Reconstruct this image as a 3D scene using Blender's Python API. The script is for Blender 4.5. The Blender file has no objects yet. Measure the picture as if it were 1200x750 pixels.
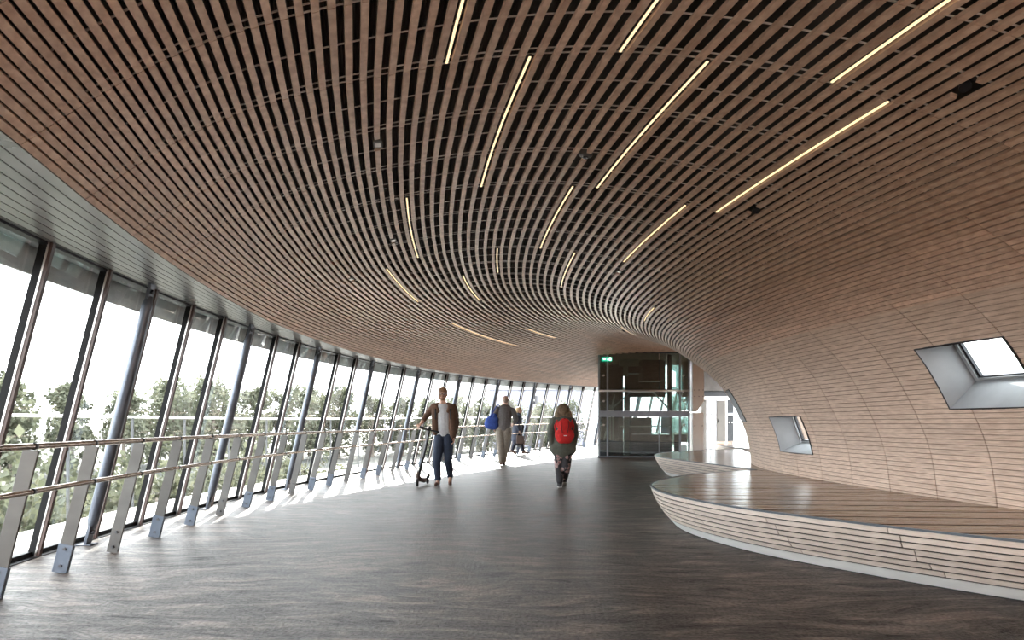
import bpy, bmesh, math, random
from mathutils import Vector, Matrix, Quaternion
random.seed(7)
C = bpy.context.scene.collection
SC = bpy.context.scene

# ------------------------------------------------------------------ camera, sky, sun, exposure
EYE = 1.2
cam_d = bpy.data.cameras.new('camera'); cam = bpy.data.objects.new('camera', cam_d); C.objects.link(cam)
cam.location = (0, 0, EYE); cam.rotation_euler = (math.pi/2, 0, 0)
cam_d.sensor_width = 36; cam_d.lens = 24; cam_d.shift_y = (497-375)/1200
cam_d.clip_start = .05; cam_d.clip_end = 600
SC.camera = cam
w = bpy.data.worlds.new('overcast_sky'); SC.world = w; w.use_nodes = True
bg = w.node_tree.nodes['Background']
bg.inputs['Color'].default_value = (.93, .965, 1.0, 1); bg.inputs['Strength'].default_value = 1.9
sun_d = bpy.data.lights.new('sun', 'SUN'); sun = bpy.data.objects.new('sun', sun_d); C.objects.link(sun)
sun_d.energy = 7.0; sun_d.angle = math.radians(1.5); sun_d.color = (1, .95, .87)
sun.rotation_euler = (math.radians(-(90-24)), 0, math.radians(6))      # low sun ahead of the camera
SC.view_settings.view_transform = 'Standard'; SC.view_settings.look = 'None'
SC.view_settings.exposure = 2.6; SC.view_settings.gamma = 1; SC.view_settings.use_curve_mapping = False
SC.cycles.max_bounces = 10; SC.cycles.diffuse_bounces = 6; SC.cycles.glossy_bounces = 5
SC.cycles.transparent_max_bounces = 24; SC.cycles.sample_clamp_indirect = 6
SC.cycles.caustics_reflective = False; SC.cycles.caustics_refractive = False

# ------------------------------------------------------------------ helpers
def link(o, parent=None):
    C.objects.link(o)
    if parent is not None: o.parent = parent
    return o
def tag(o, label=None, cat=None, group=None, kind=None):
    if label: o['label'] = label
    if cat: o['category'] = cat
    if group: o['group'] = group
    if kind: o['kind'] = kind
    return o
def empty(name, loc=(0,0,0), rz=0, **k):
    o = bpy.data.objects.new(name, None); o.empty_display_size = .1
    o.location = loc; o.rotation_euler = (0,0,rz); link(o); tag(o, **k); return o
class MB:
    """collects verts and faces of ONE mesh object"""
    def __init__(s): s.v=[]; s.f=[]; s.t=[]; s.tone=.5
    def add(s, vs, fs):
        n=len(s.v); s.v += [tuple(p) for p in vs]; s.f += [tuple(n+i for i in f) for f in fs]; s.t += [s.tone]*len(fs)
    def hexa(s, p):
        s.add(p, [(0,3,2,1),(4,5,6,7),(0,1,5,4),(1,2,6,5),(2,3,7,6),(3,0,4,7)])
    def box(s, a, b):
        x0,y0,z0=a; x1,y1,z1=b
        s.hexa([(x0,y0,z0),(x1,y0,z0),(x1,y1,z0),(x0,y1,z0),(x0,y0,z1),(x1,y0,z1),(x1,y1,z1),(x0,y1,z1)])
    def bar(s, p, q, w, d, side=(1,0,0)):
        """rectangular bar p-q, width w along side, depth d across"""
        p=Vector(p); q=Vector(q); a=(q-p).normalized(); u=Vector(side); u=(u-a*u.dot(a)).normalized(); n=a.cross(u)
        r=[]
        for c in (p,q):
            r += [c-u*w/2-n*d/2, c+u*w/2-n*d/2, c+u*w/2+n*d/2, c-u*w/2+n*d/2]
        s.hexa(r)
    def tube(s, pts, r, n=10, caps=True, rs=None):
        pts=[Vector(p) for p in pts]; base=len(s.v); m=len(pts)
        prev=None
        for i,p in enumerate(pts):
            a=(pts[min(i+1,m-1)]-pts[max(i-1,0)]).normalized()
            if prev is None:
                u=a.orthogonal().normalized()
            else:
                u=(prev-a*prev.dot(a)).normalized()
            prev=u; v=a.cross(u); rr=rs[i] if rs else r
            for k in range(n):
                t=2*math.pi*k/n; s.v.append(tuple(p+u*rr*math.cos(t)+v*rr*math.sin(t)))
        for i in range(m-1):
            for k in range(n):
                k2=(k+1)%n; s.f.append((base+i*n+k,base+i*n+k2,base+(i+1)*n+k2,base+(i+1)*n+k)); s.t.append(s.tone)
        if caps:
            s.f.append(tuple(base+k for k in reversed(range(n)))); s.f.append(tuple(base+(m-1)*n+k for k in range(n))); s.t += [s.tone]*2
    def ball(s, c, r, rot=None, nu=14, nv=9):
        if not hasattr(r,'__len__'): r=(r,r,r)
        c=Vector(c); vs=[Vector((0,0,-1))]
        for i in range(1,nv):
            a=-math.pi/2+math.pi*i/nv
            for k in range(nu):
                t=2*math.pi*k/nu; vs.append(Vector((math.cos(a)*math.cos(t),math.cos(a)*math.sin(t),math.sin(a))))
        vs.append(Vector((0,0,1)))
        fs=[(0,1+(k+1)%nu,1+k) for k in range(nu)]
        for i in range(nv-2):
            for k in range(nu):
                k2=(k+1)%nu; fs.append((1+i*nu+k,1+i*nu+k2,1+(i+1)*nu+k2,1+(i+1)*nu+k))
        L=len(vs)-1; fs += [(L,1+(nv-2)*nu+k,1+(nv-2)*nu+(k+1)%nu) for k in range(nu)]
        out=[]
        for p in vs:
            q=Vector((p.x*r[0],p.y*r[1],p.z*r[2]))
            if rot is not None: q=rot@q
            out.append(c+q)
        s.add(out,fs)
    def build(s, name, mat, parent=None, smooth=False, tone=False):
        me=bpy.data.meshes.new(name); me.from_pydata(s.v,[],s.f); me.update()
        if mat: me.materials.append(mat)
        if smooth: me.polygons.foreach_set('use_smooth',[True]*len(me.polygons))
        if tone:
            at=me.attributes.new('tone','FLOAT','FACE'); at.data.foreach_set('value',s.t)
        return link(bpy.data.objects.new(name,me),parent)
def bevel(o, w=.003, seg=2):
    m=o.modifiers.new('bevel','BEVEL'); m.width=w; m.segments=seg; m.limit_method='ANGLE'; return o

# ------------------------------------------------------------------ materials
def mat(name, col, rough=.6, metal=0, spec=.5, **k):
    m=bpy.data.materials.new(name); m.use_nodes=True; b=m.node_tree.nodes['Principled BSDF']
    b.inputs['Base Color'].default_value=(*col,1); b.inputs['Roughness'].default_value=rough
    b.inputs['Metallic'].default_value=metal; b.inputs['Specular IOR Level'].default_value=spec
    return m
def N(m,t): return m.node_tree.nodes.new(t)
def Lk(m,a,b): m.node_tree.links.new(a,b)
def noisy(name, c1, c2, scale=(8,8,8), rough=(.5,.7), metal=0, bump=0, detail=4, coord='Object', spec=.5, tone=0, lo=.35, hi=.65, dist=0):
    """two colour procedural material with optional bump and per-face tone"""
    m=mat(name,c1,rough[0],metal,spec); b=m.node_tree.nodes['Principled BSDF']
    tc=N(m,'ShaderNodeTexCoord'); mp=N(m,'ShaderNodeMapping'); mp.inputs['Scale'].default_value=scale
    Lk(m,tc.outputs[coord],mp.inputs['Vector'])
    n=N(m,'ShaderNodeTexNoise'); n.inputs['Scale'].default_value=1; n.inputs['Detail'].default_value=detail; n.inputs['Distortion'].default_value=dist
    Lk(m,mp.outputs[0],n.inputs['Vector'])
    r=N(m,'ShaderNodeValToRGB'); r.color_ramp.elements[0].position=lo; r.color_ramp.elements[1].position=hi
    r.color_ramp.elements[0].color=(*c1,1); r.color_ramp.elements[1].color=(*c2,1)
    Lk(m,n.outputs['Fac'],r.inputs[0]); out=r.outputs[0]
    if tone:
        a=N(m,'ShaderNodeAttribute'); a.attribute_name='tone'
        mr=N(m,'ShaderNodeMapRange'); mr.inputs['To Min'].default_value=1-tone; mr.inputs['To Max'].default_value=1+tone
        Lk(m,a.outputs['Fac'],mr.inputs['Value'])
        hs=N(m,'ShaderNodeHueSaturation'); Lk(m,mr.outputs[0],hs.inputs['Value']); Lk(m,out,hs.inputs['Color']); out=hs.outputs[0]
    Lk(m,out,b.inputs['Base Color'])
    rr=N(m,'ShaderNodeMapRange'); rr.inputs['To Min'].default_value=rough[0]; rr.inputs['To Max'].default_value=rough[1]
    Lk(m,n.outputs['Fac'],rr.inputs['Value']); Lk(m,rr.outputs[0],b.inputs['Roughness'])
    if bump:
        bp=N(m,'ShaderNodeBump'); bp.inputs['Strength'].default_value=bump; bp.inputs['Distance'].default_value=.01
        Lk(m,n.outputs['Fac'],bp.inputs['Height']); Lk(m,bp.outputs[0],b.inputs['Normal'])
    return m
def glass(name, tint=(1,1,1), refl=1.0, rough=0.0, base=0.0):
    m=bpy.data.materials.new(name); m.use_nodes=True; nt=m.node_tree; nt.nodes.clear()
    o=N(m,'ShaderNodeOutputMaterial'); mx=N(m,'ShaderNodeMixShader'); t=N(m,'ShaderNodeBsdfTransparent'); g=N(m,'ShaderNodeBsdfGlossy')
    t.inputs['Color'].default_value=(*tint,1); g.inputs['Roughness'].default_value=rough; g.inputs['Color'].default_value=(1,1,1,1)
    ge=N(m,'ShaderNodeNewGeometry'); dt=N(m,'ShaderNodeVectorMath'); dt.operation='DOT_PRODUCT'; Lk(m,ge.outputs['Normal'],dt.inputs[0]); Lk(m,ge.outputs['Incoming'],dt.inputs[1])
    ab=N(m,'ShaderNodeMath'); ab.operation='ABSOLUTE'; Lk(m,dt.outputs['Value'],ab.inputs[0])
    om=N(m,'ShaderNodeMath'); om.operation='SUBTRACT'; om.inputs[0].default_value=1; Lk(m,ab.outputs[0],om.inputs[1])
    pw=N(m,'ShaderNodeMath'); pw.operation='POWER'; pw.inputs[1].default_value=5; Lk(m,om.outputs[0],pw.inputs[0])
    f=N(m,'ShaderNodeMath'); f.operation='MULTIPLY_ADD'; f.inputs[1].default_value=.94; f.inputs[2].default_value=.05; Lk(m,pw.outputs[0],f.inputs[0])
    mr=N(m,'ShaderNodeMath'); mr.operation='MULTIPLY_ADD'; mr.inputs[1].default_value=refl; mr.inputs[2].default_value=base; mr.use_clamp=True
    Lk(m,f.outputs[0],mr.inputs[0]); Lk(m,mr.outputs[0],mx.inputs[0]); Lk(m,t.outputs[0],mx.inputs[1]); Lk(m,g.outputs[0],mx.inputs[2]); Lk(m,mx.outputs[0],o.inputs[0])
    return m
def emit(name, col, s):
    m=mat(name,col); b=m.node_tree.nodes['Principled BSDF']; b.inputs['Emission Color'].default_value=(*col,1); b.inputs['Emission Strength'].default_value=s; return m
M={}
M['slat']=noisy('oiled_larch',(.58,.39,.295),(.77,.575,.455),(14,14,40),(.34,.5),tone=.15,bump=.05)
M['clad']=noisy('pale_larch_cladding',(.54,.40,.315),(.72,.57,.47),(7,7,60),(.42,.6),tone=.08,bump=.05)
M['hull']=noisy('bleached_larch',(.60,.51,.45),(.72,.63,.57),(10,10,50),(.4,.6),tone=.08)
M['deck']=noisy('varnished_deck_board',(.24,.16,.105),(.33,.235,.165),(3,30,30),(.18,.3),tone=.12)
M['back']=noisy('dark_roof_deck',(.075,.066,.060),(.125,.11,.10),(3,3,3),(.5,.7))
M['plinth']=noisy('brushed_plinth_steel',(.78,.78,.77),(.88,.88,.87),(3,3,12),(.3,.5),metal=.2)
M['soffit']=noisy('aluminium_soffit',(.31,.31,.315),(.38,.38,.385),(2,2,2),(.24,.34),metal=.5)
M['steel']=noisy('blue_grey_painted_steel',(.12,.135,.17),(.15,.17,.205),(6,6,6),(.32,.42),metal=.35)
M['post']=noisy('galvanised_post',(.105,.10,.097),(.135,.13,.125),(3,3,6),(.4,.5),metal=.3)
M['shoe_plate']=noisy('blue_grey_shoe',(.11,.135,.18),(.14,.165,.21),(8,8,8),(.35,.5),metal=.4)
M['rail']=noisy('bronze_rail',(.40,.31,.25),(.52,.42,.34),(20,20,20),(.2,.3),metal=.9)
M['dark']=mat('dark_metal',(.035,.035,.04),.35,.5)
M['bolt']=mat('bolt_steel',(.12,.12,.13),.3,.9)
M['mull']=noisy('mullion_aluminium',(.007,.007,.008),(.012,.012,.013),(4,4,4),(.5,.6),metal=0,spec=.15)
M['mullc']=mat('mullion_cap',(.55,.52,.5),.3,.8)
M['cap']=mat('brown_mullion_edge',(.075,.042,.035),.45,.0)
M['gap_strip']=mat('black_gap_strip',(.008,.008,.009),.95,0,0)
M['rim']=mat('dark_steel_rim',(.06,.07,.085),.4,.3)
M['frame']=noisy('grey_window_lining',(.33,.34,.36),(.41,.42,.44),(3,3,3),(.4,.5),metal=.2)
M['alu']=mat('window_aluminium',(.45,.46,.48),.35,.6)
M['glass']=glass('facade_glass',(.93,.96,.95),1.5)
M['lift_glass']=glass('lift_glass',(.52,.62,.60),1.5,base=.08)
M['lamp']=emit('warm_led_diffuser',(1.0,.74,.42),.24)
M['white']=mat('white_paint',(.8,.8,.8),.5)
M['conc']=noisy('pale_concrete',(.50,.49,.47),(.62,.61,.58),(3,3,3),(.7,.9),bump=.2)
M['stainless']=noisy('scuffed_stainless',(.60,.57,.54),(.66,.63,.60),(3,3,1.5),(.28,.34),metal=.7)

# ------------------------------------------------------------------ hall geometry: sections swept from the glass line to the timber core
def zf(y):
    t=y-16.5
    return .016*.5*(t+math.sqrt(t*t+9.0))
def O(phi):
    return (28.55-33*math.cos(phi), 9+33*math.sin(phi))
def phi_in(phi):
    a=-.130+1.73*phi
    if a>0: a=a*2.1/1.73
    return a
def I(phi):
    a=phi_in(phi); b=16.0 if a<0 else 10.0
    return (14.1-10*math.cos(a), 10+b*math.sin(a))
def lerp_tab(tab,x):
    if x<=tab[0][0]: return tab[0][1]
    for (a,b),(c,d) in zip(tab,tab[1:]):
        if x<=c: return b+(d-b)*(x-a)/(c-a)
    return tab[-1][1]
OFFE=[(-.3,1.55),(-.17,1.5),(-.1,1.36),(.02,1.12),(.25,1.05),(.45,.95),(.75,.8)]
D=8.82
PTS=[(1.32,2.6),(1.84,2.92),(2.28,3.12),(2.86,3.28),(3.59,3.41),(4.2,3.465),(4.91,3.46),(5.61,3.35),(6.13,3.22),(6.46,3.11),(7.01,2.89),(7.52,2.58),(7.94,2.25),(8.3,1.87),(8.56,1.41),(8.75,.93),(8.82,.42)]
def smooth_profile(n=240):
    P=[(2*PTS[0][0]-PTS[1][0],2*PTS[0][1]-PTS[1][1])]+PTS+[(2*PTS[-1][0]-PTS[-2][0],2*PTS[-1][1]-PTS[-2][1])]
    out=[]
    for i in range(1,len(P)-2):
        p0,p1,p2,p3=P[i-1:i+3]
        for k in range(24):
            t=k/24
            out.append(tuple(.5*((2*p1[j])+(-p0[j]+p2[j])*t+(2*p0[j]-5*p1[j]+4*p2[j]-p3[j])*t*t+(-p0[j]+3*p1[j]-3*p2[j]+p3[j])*t**3) for j in (0,1)))
    out.append(PTS[-1])
    for _ in range(60):   # take the wobble of hand-read points out
        out=[out[0]]+[tuple(.25*out[i-1][j]+.5*out[i][j]+.25*out[i+1][j] for j in (0,1)) for i in range(1,len(out)-1)]+[out[-1]]
    return out
PROF=smooth_profile()
ARC=[0.0]
for a,b in zip(PROF,PROF[1:]): ARC.append(ARC[-1]+math.hypot(b[0]-a[0],b[1]-a[1]))
LTOT=ARC[-1]
def prof(v):
    """arc length v from the eave -> (m, z, tangent m, tangent z)"""
    lo,hi=0,len(ARC)-1
    v=min(max(v,0),LTOT-1e-6)
    while hi-lo>1:
        m=(lo+hi)//2
        if ARC[m]<=v: lo=m
        else: hi=m
    t=(v-ARC[lo])/(ARC[lo+1]-ARC[lo])
    a,b=PROF[lo],PROF[lo+1]; L=ARC[lo+1]-ARC[lo]
    return (a[0]+(b[0]-a[0])*t,a[1]+(b[1]-a[1])*t,(b[0]-a[0])/L,(b[1]-a[1])/L)
def section(phi,m,z):
    """nominal section coordinate m (0 at the glass foot, D at the core foot) and height z -> world"""
    o=O(phi); i=I(phi); w=math.hypot(i[0]-o[0],i[1]-o[1])
    e=lerp_tab(OFFE,phi)
    if m<=1.32: d=m*e/1.32
    elif m>=5.6: d=w-(D-m)
    else: d=e+(m-1.32)/(5.6-1.32)*(w-(D-5.6)-e)
    t=d/w
    x=o[0]+(i[0]-o[0])*t; y=o[1]+(i[1]-o[1])*t
    return (x,y,z+zf(y))
def surf(phi,v,depth=0.0):
    """point on the vault, moved by depth away from the hall"""
    m,z,tm,tz=prof(v)
    return section(phi,m-tz*depth,z+tm*depth)
# ------------------------------------------------------------------ the floor: trowelled dark resin
def floor_material():
    m=mat('trowelled_dark_resin',(.08,.065,.055),.35,0,.27); b=m.node_tree.nodes['Principled BSDF']
    tc=N(m,'ShaderNodeTexCoord')
    wv=N(m,'ShaderNodeTexNoise'); wv.inputs['Scale'].default_value=.35; wv.inputs['Detail'].default_value=2
    Lk(m,tc.outputs['Object'],wv.inputs['Vector'])
    mx=N(m,'ShaderNodeMixRGB'); mx.blend_type='ADD'; mx.inputs[0].default_value=1.0
    Lk(m,tc.outputs['Object'],mx.inputs[1])
    sc=N(m,'ShaderNodeVectorMath'); sc.operation='SCALE'; sc.inputs['Scale'].default_value=1.3; Lk(m,wv.outputs['Color'],sc.inputs[0]); Lk(m,sc.outputs[0],mx.inputs[2])
    mp=N(m,'ShaderNodeMapping'); mp.inputs['Scale'].default_value=(.85,3.1,1); mp.inputs['Rotation'].default_value=(0,0,.18); Lk(m,mx.outputs[0],mp.inputs[0])
    n=N(m,'ShaderNodeTexNoise'); n.inputs['Scale'].default_value=2.3; n.inputs['Detail'].default_value=10; n.inputs['Roughness'].default_value=.74; n.inputs['Distortion'].default_value=.7
    Lk(m,mp.outputs[0],n.inputs['Vector'])
    g=N(m,'ShaderNodeTexNoise'); g.inputs['Scale'].default_value=45; g.inputs['Detail'].default_value=3; Lk(m,tc.outputs['Object'],g.inputs['Vector'])
    r=N(m,'ShaderNodeValToRGB'); e=r.color_ramp.elements
    e[0].position=.34; e[0].color=(.012,.009,.007,1); e[1].position=.66; e[1].color=(.215,.17,.143,1)
    k=e.new(.50); k.color=(.052,.039,.032,1)
    Lk(m,n.outputs['Fac'],r.inputs[0])
    ml=N(m,'ShaderNodeMixRGB'); ml.blend_type='OVERLAY'; ml.inputs[0].default_value=.8; Lk(m,r.outputs[0],ml.inputs[1]); Lk(m,g.outputs['Fac'],ml.inputs[2])
    Lk(m,ml.outputs[0],b.inputs['Base Color'])
    rr=N(m,'ShaderNodeMapRange'); rr.inputs['From Min'].default_value=.3; rr.inputs['From Max'].default_value=.7
    rr.inputs['To Min'].default_value=.30; rr.inputs['To Max'].default_value=.52; Lk(m,n.outputs['Fac'],rr.inputs['Value']); Lk(m,rr.outputs[0],b.inputs['Roughness'])
    sp=N(m,'ShaderNodeMapRange'); sp.inputs['From Min'].default_value=.36; sp.inputs['From Max'].default_value=.62; sp.inputs['To Min'].default_value=.03; sp.inputs['To Max'].default_value=.46; Lk(m,n.outputs['Fac'],sp.inputs['Value'])
    sg=N(m,'ShaderNodeMath'); sg.operation='MULTIPLY'; gm=N(m,'ShaderNodeMapRange'); gm.inputs['From Min'].default_value=.35; gm.inputs['From Max'].default_value=.6; gm.inputs['To Min'].default_value=.35; gm.inputs['To Max'].default_value=1.2; Lk(m,g.outputs['Fac'],gm.inputs['Value'])
    Lk(m,sp.outputs[0],sg.inputs[0]); Lk(m,gm.outputs[0],sg.inputs[1]); Lk(m,sg.outputs[0],b.inputs['Specular IOR Level'])
    ad=N(m,'ShaderNodeMath'); ad.operation='MULTIPLY_ADD'; ad.inputs[1].default_value=.3; Lk(m,g.outputs['Fac'],ad.inputs[0]); Lk(m,n.outputs['Fac'],ad.inputs[2])
    bp=N(m,'ShaderNodeBump'); bp.inputs['Strength'].default_value=.8; bp.inputs['Distance'].default_value=.035; Lk(m,ad.outputs[0],bp.inputs['Height']); Lk(m,bp.outputs[0],b.inputs['Normal'])
    return m
M['floor']=floor_material()
def frange(a,b,s):
    out=[];x=a
    while x<b-1e-9: out.append(x); x+=s
    out.append(b); return out
# floor follows the glass line on one side and runs under the timber core on the other
fl=MB(); PH=frange(-.36,.86,.02)
for a,b in zip(PH,PH[1:]):
    rows=[]
    for phi in (a,b):
        o=O(phi); i=I(phi); row=[]
        for k in range(9):
            t=-.012+1.15*k/8; x=o[0]+(i[0]-o[0])*t; y=o[1]+(i[1]-o[1])*t; row.append((x,y,zf(y)))
        rows.append(row)
    for k in range(8):
        fl.add([rows[0][k],rows[0][k+1],rows[1][k+1],rows[1][k]],[(0,1,2,3)])
bm=bmesh.new(); me_=bpy.data.meshes.new('floor'); me_.from_pydata(fl.v,[],fl.f); bm.from_mesh(me_); bmesh.ops.remove_doubles(bm,verts=bm.verts,dist=1e-4); bm.to_mesh(me_); bm.free()
me_.materials.append(M['floor']); floor=link(bpy.data.objects.new('floor',me_)); tag(floor,'dark brown trowelled glossy resin floor of the curved hall',kind='structure')

# ------------------------------------------------------------------ the ceiling: slats swept round the hall
JD=.0262
JOINTS=[-.0645+JD*k for k in range(-11,30)]
WIN=[(-.0905,-.0562,7.56,8.20),(.047,.089,8.25,8.79),(.166,.2,7.69,8.31)]   # phi0, phi1, v0, v1 of the openings in the core
VB=7.09                                                           # open slats end, close cladding begins
ceiling=empty('ceiling',(0,2,3.4),label='curved vault of narrow larch slats over the hall',kind='structure')
def under(root):                                                   # parts keep world coordinates
    return Matrix.Translation(-Vector(root.location))
def fix(o,root):
    o.matrix_parent_inverse=under(root); return o
LIGHTS=[(2.447,-.2216,-.143),(2.958,-.143,-.0645),(3.52,-.2216,-.143),(4.02,-.143,-.0645),(4.827,-.2216,-.143),(5.217,-.143,-.0645),
        (4.89,-.0645,.0131),(3.81,-.0645,.0131),(2.24,-.0645,.0131),(1.76,.0196,.1024),(3.25,.0131,.06),(5.735,.0777,.1345),
        (1.75,.188,.35),(2.74,.277,.35),(2.75,.06,.135),(4.3,.0131,.09),(5.2,.22,.30)]
FIT=[(-.0895,3.76,'ring'),(-.1533,5.37,'spot'),(-.1092,1.994,'box'),(-.0749,5.411,'spot'),(.25,5.1,'spot'),(-.02,2.0,'box'),(.03,4.95,'box'),(.02,1.25,'box')]
SW=.041; SD=.028
PT=[(0,.055),(.3,.056),(1,.070),(1.75,.087),(2.2,.098),(2.7,.107),(3.3,.110),(4.2,.112),(4.5,.105),(4.95,.095),(5.4,.082),(6,.0675),(6.5,.054),(7.09,.050)]   # the gaps open towards the crown
SLV=[.004]
while SLV[-1]+SW<VB-.03: SLV.append(SLV[-1]+lerp_tab(PT,SLV[-1]))
def strip(mb,v0,v1,p0,p1,d0,d1):
    """board between two section planes: front face at depth d0, back at d1"""
    a=surf(p0,v0,d0); b=surf(p0,v1,d0); c=surf(p1,v1,d0); d=surf(p1,v0,d0)
    e=surf(p0,v0,d1); f=surf(p0,v1,d1); g=surf(p1,v1,d1); h=surf(p1,v0,d1)
    mb.add([a,b,c,d,e,f,g,h],[(0,1,2,3),(7,6,5,4),(0,3,7,4),(1,5,6,2),(0,4,5,1),(3,2,6,7)])
fits=[(p,v,k) for p,v,k in FIT]
sl=MB(); rnd=random.Random(3)
for v in SLV:
    for a,b in zip(JOINTS,JOINTS[1:]):
        sl.tone=rnd.random() if rnd.random()<.45 else .35+.3*rnd.random()
        runs=[(a+.00012,b-.00012)]
        for fp,fv,k in fits:
            if abs(fv-v)<(.045 if k=='spot' else .06) and a<fp<b:
                g=.0035 if k!='spot' else .003
                runs=[(a+.00012,fp-g),(fp+g,b-.00012)]
        for r in runs: strip(sl,v,v+SW,r[0],r[1],0,SD)
fix(sl.build('slat_lining',M['slat'],ceiling,tone=True),ceiling)
# thin metal carriers above the slats: a pair at every joint and a single one between
cr=MB()
def vline(phi0,phi1,v0,v1,d0,d1,mb,step=.16):
    n=max(2,int((v1-v0)/step))
    for k in range(n):
        strip(mb,v0+(v1-v0)*k/n,v0+(v1-v0)*(k+1)/n,phi0,phi1,d0,d1)
for j in JOINTS[1:]:
    if j<.42:
        vline(j-.00125,j-.0009,.03,VB,.030,.036,cr); vline(j+.0009,j+.00125,.03,VB,.030,.036,cr)
        vline(j+JD/2-.00018,j+JD/2+.00018,.03,VB,.030,.036,cr)
M['carrier']=mat('carrier_rail_metal',(.85,.8,.76),.4,.0)
fix(cr.build('carrier_rail',M['carrier'],ceiling),ceiling)
# dark ribbed roof deck behind the slats
bk=MB(); NR=640
rows=[]
for j in JOINTS:
    row=[]
    for k in range(NR+1):
        v=VB*k/NR; dep=.30 if k%2 else .32
        if v>VB-1.2: dep=dep*(.15+.85*max(0,(VB-v))/1.2)+.02
        if v<.8: dep=dep*(.25+.75*v/.8)+.01
        row.append(surf(j,v,dep))
    rows.append(row)
for r0,r1 in zip(rows,rows[1:]):
    for k in range(NR): bk.add([r0[k],r0[k+1],r1[k+1],r1[k]],[(0,1,2,3)])
fix(bk.build('roof_deck',M['back'],ceiling),ceiling)
# dark opening boxes above seen as small service units between slats
sv=MB(); rs=random.Random(12)
for k in range(46):
    p=rs.uniform(-.2,.3); v=rs.choice(SLV[8:60])+SW+.008; strip(sv,v,v+.03,p,p+.0009,.04,.07)
fix(sv.build('bracket',M['post'],ceiling),ceiling)
# aluminium soffit between the glass head and the timber: narrow boards
sf=MB()
NB=9
def soff(phi,t,dz=0):
    o=O(phi); i=I(phi); w_=math.hypot(i[0]-o[0],i[1]-o[1]); e=lerp_tab(OFFE,phi)
    d=.62+(e-.62)*t; x=o[0]+(i[0]-o[0])*d/w_; y=o[1]+(i[1]-o[1])*d/w_
    return (x,y,2.6+zf(y)+dz)
for a,b in zip(JOINTS,JOINTS[1:]):
    for k in range(NB):
        t0=k/NB+.006; t1=(k+1)/NB-.006
        q=[soff(a,t0),soff(a,t1),soff(b,t1),soff(b,t0),soff(a,t0,.03),soff(a,t1,.03),soff(b,t1,.03),soff(b,t0,.03)]
        sf.add(q,[(0,1,2,3),(7,6,5,4),(0,3,7,4),(1,5,6,2),(0,4,5,1),(3,2,6,7)])
fix(sf.build('aluminium_soffit',M['soffit'],ceiling),ceiling)
sb=MB()
for a,b in zip(JOINTS,JOINTS[1:]):
    sb.add([soff(a,-.9,.04),soff(a,1.03,.04),soff(b,1.03,.04),soff(b,-.9,.04)],[(0,1,2,3)])
fix(sb.build('soffit_backing',M['dark'],ceiling),ceiling)
# closed roof above so that daylight only comes in through the glazing
rf=MB()
for a,b in zip(JOINTS,JOINTS[1:]):
    def rp(phi,m,z):
        return section(phi,m,z)
    for (m0,z0),(m1,z1) in (((-.35,2.72),(1.3,3.2)),((1.3,3.2),(4.4,4.05)),((4.4,4.05),(7.9,3.05)),((7.9,3.05),(8.2,2.3))):
        rf.add([rp(a,m0,z0),rp(a,m1,z1),rp(b,m1,z1),rp(b,m0,z0)],[(0,1,2,3)])
fix(rf.build('roof_shell',M['dark'],ceiling),ceiling)

# ------------------------------------------------------------------ timber core wall: close cladding boards with grooves
wall_core=empty('wall_right',(4.2,8,.0),label='bulging wall of close pale larch boards curving into the vault',kind='structure')
cl=MB(); VP=.052
nv=int((LTOT-VB)/VP); VP=(LTOT-VB)/nv
def in_win(v): return [w_ for w_ in WIN if w_[2]-.01<v<w_[3]+.01]
rnd=random.Random(5)
SUB=2
for c in range(len(JOINTS)-1):
    a,b=JOINTS[c],JOINTS[c+1]
    if a>.62: break
    block=None
    for k in range(nv):
        if k%6==0 or block is None: block=rnd.choice([.2,.45,.5,.55,.8,.9])
        v0=VB+VP*k; v1=v0+VP-.007
        cuts=[(a+.0002,b-.0002)]
        for w_ in WIN:
            if v0+VP*.5>w_[2] and v0+VP*.5<w_[3]:
                nc=[]
                for p,q in cuts:
                    if q<=w_[0] or p>=w_[1]: nc.append((p,q)); continue
                    if p<w_[0]: nc.append((p,w_[0]))
                    if q>w_[1]: nc.append((w_[1],q))
                cuts=nc
        cl.tone=block+.16*(rnd.random()-.5)
        for p,q in cuts:
            for s_ in range(SUB):
                strip(cl,v0,v1,p+(q-p)*s_/SUB,p+(q-p)*(s_+1)/SUB,0,.014)
fix(cl.build('cladding',M['clad'],wall_core,tone=True),wall_core)
M['groove']=mat('groove_shadow_board',(.17,.11,.08),.8)
gb=MB()
GP=sorted(set([j for j in JOINTS if j<.64]+[w_[i] for w_ in WIN for i in (0,1)]))
GV=sorted(set([VB-.02+(LTOT-VB+.02)*k/24 for k in range(25)]+[w_[i] for w_ in WIN for i in (2,3)]))
for p,q in zip(GP,GP[1:]):
    for v0,v1 in zip(GV,GV[1:]):
        pm=(p+q)/2; vm=(v0+v1)/2
        if any(w_[0]<pm<w_[1] and w_[2]<vm<w_[3] for w_ in WIN): continue
        strip(gb,v0,v1,p,q,.008,.03)
fix(gb.build('groove_board',M['groove'],wall_core),wall_core)

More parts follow.
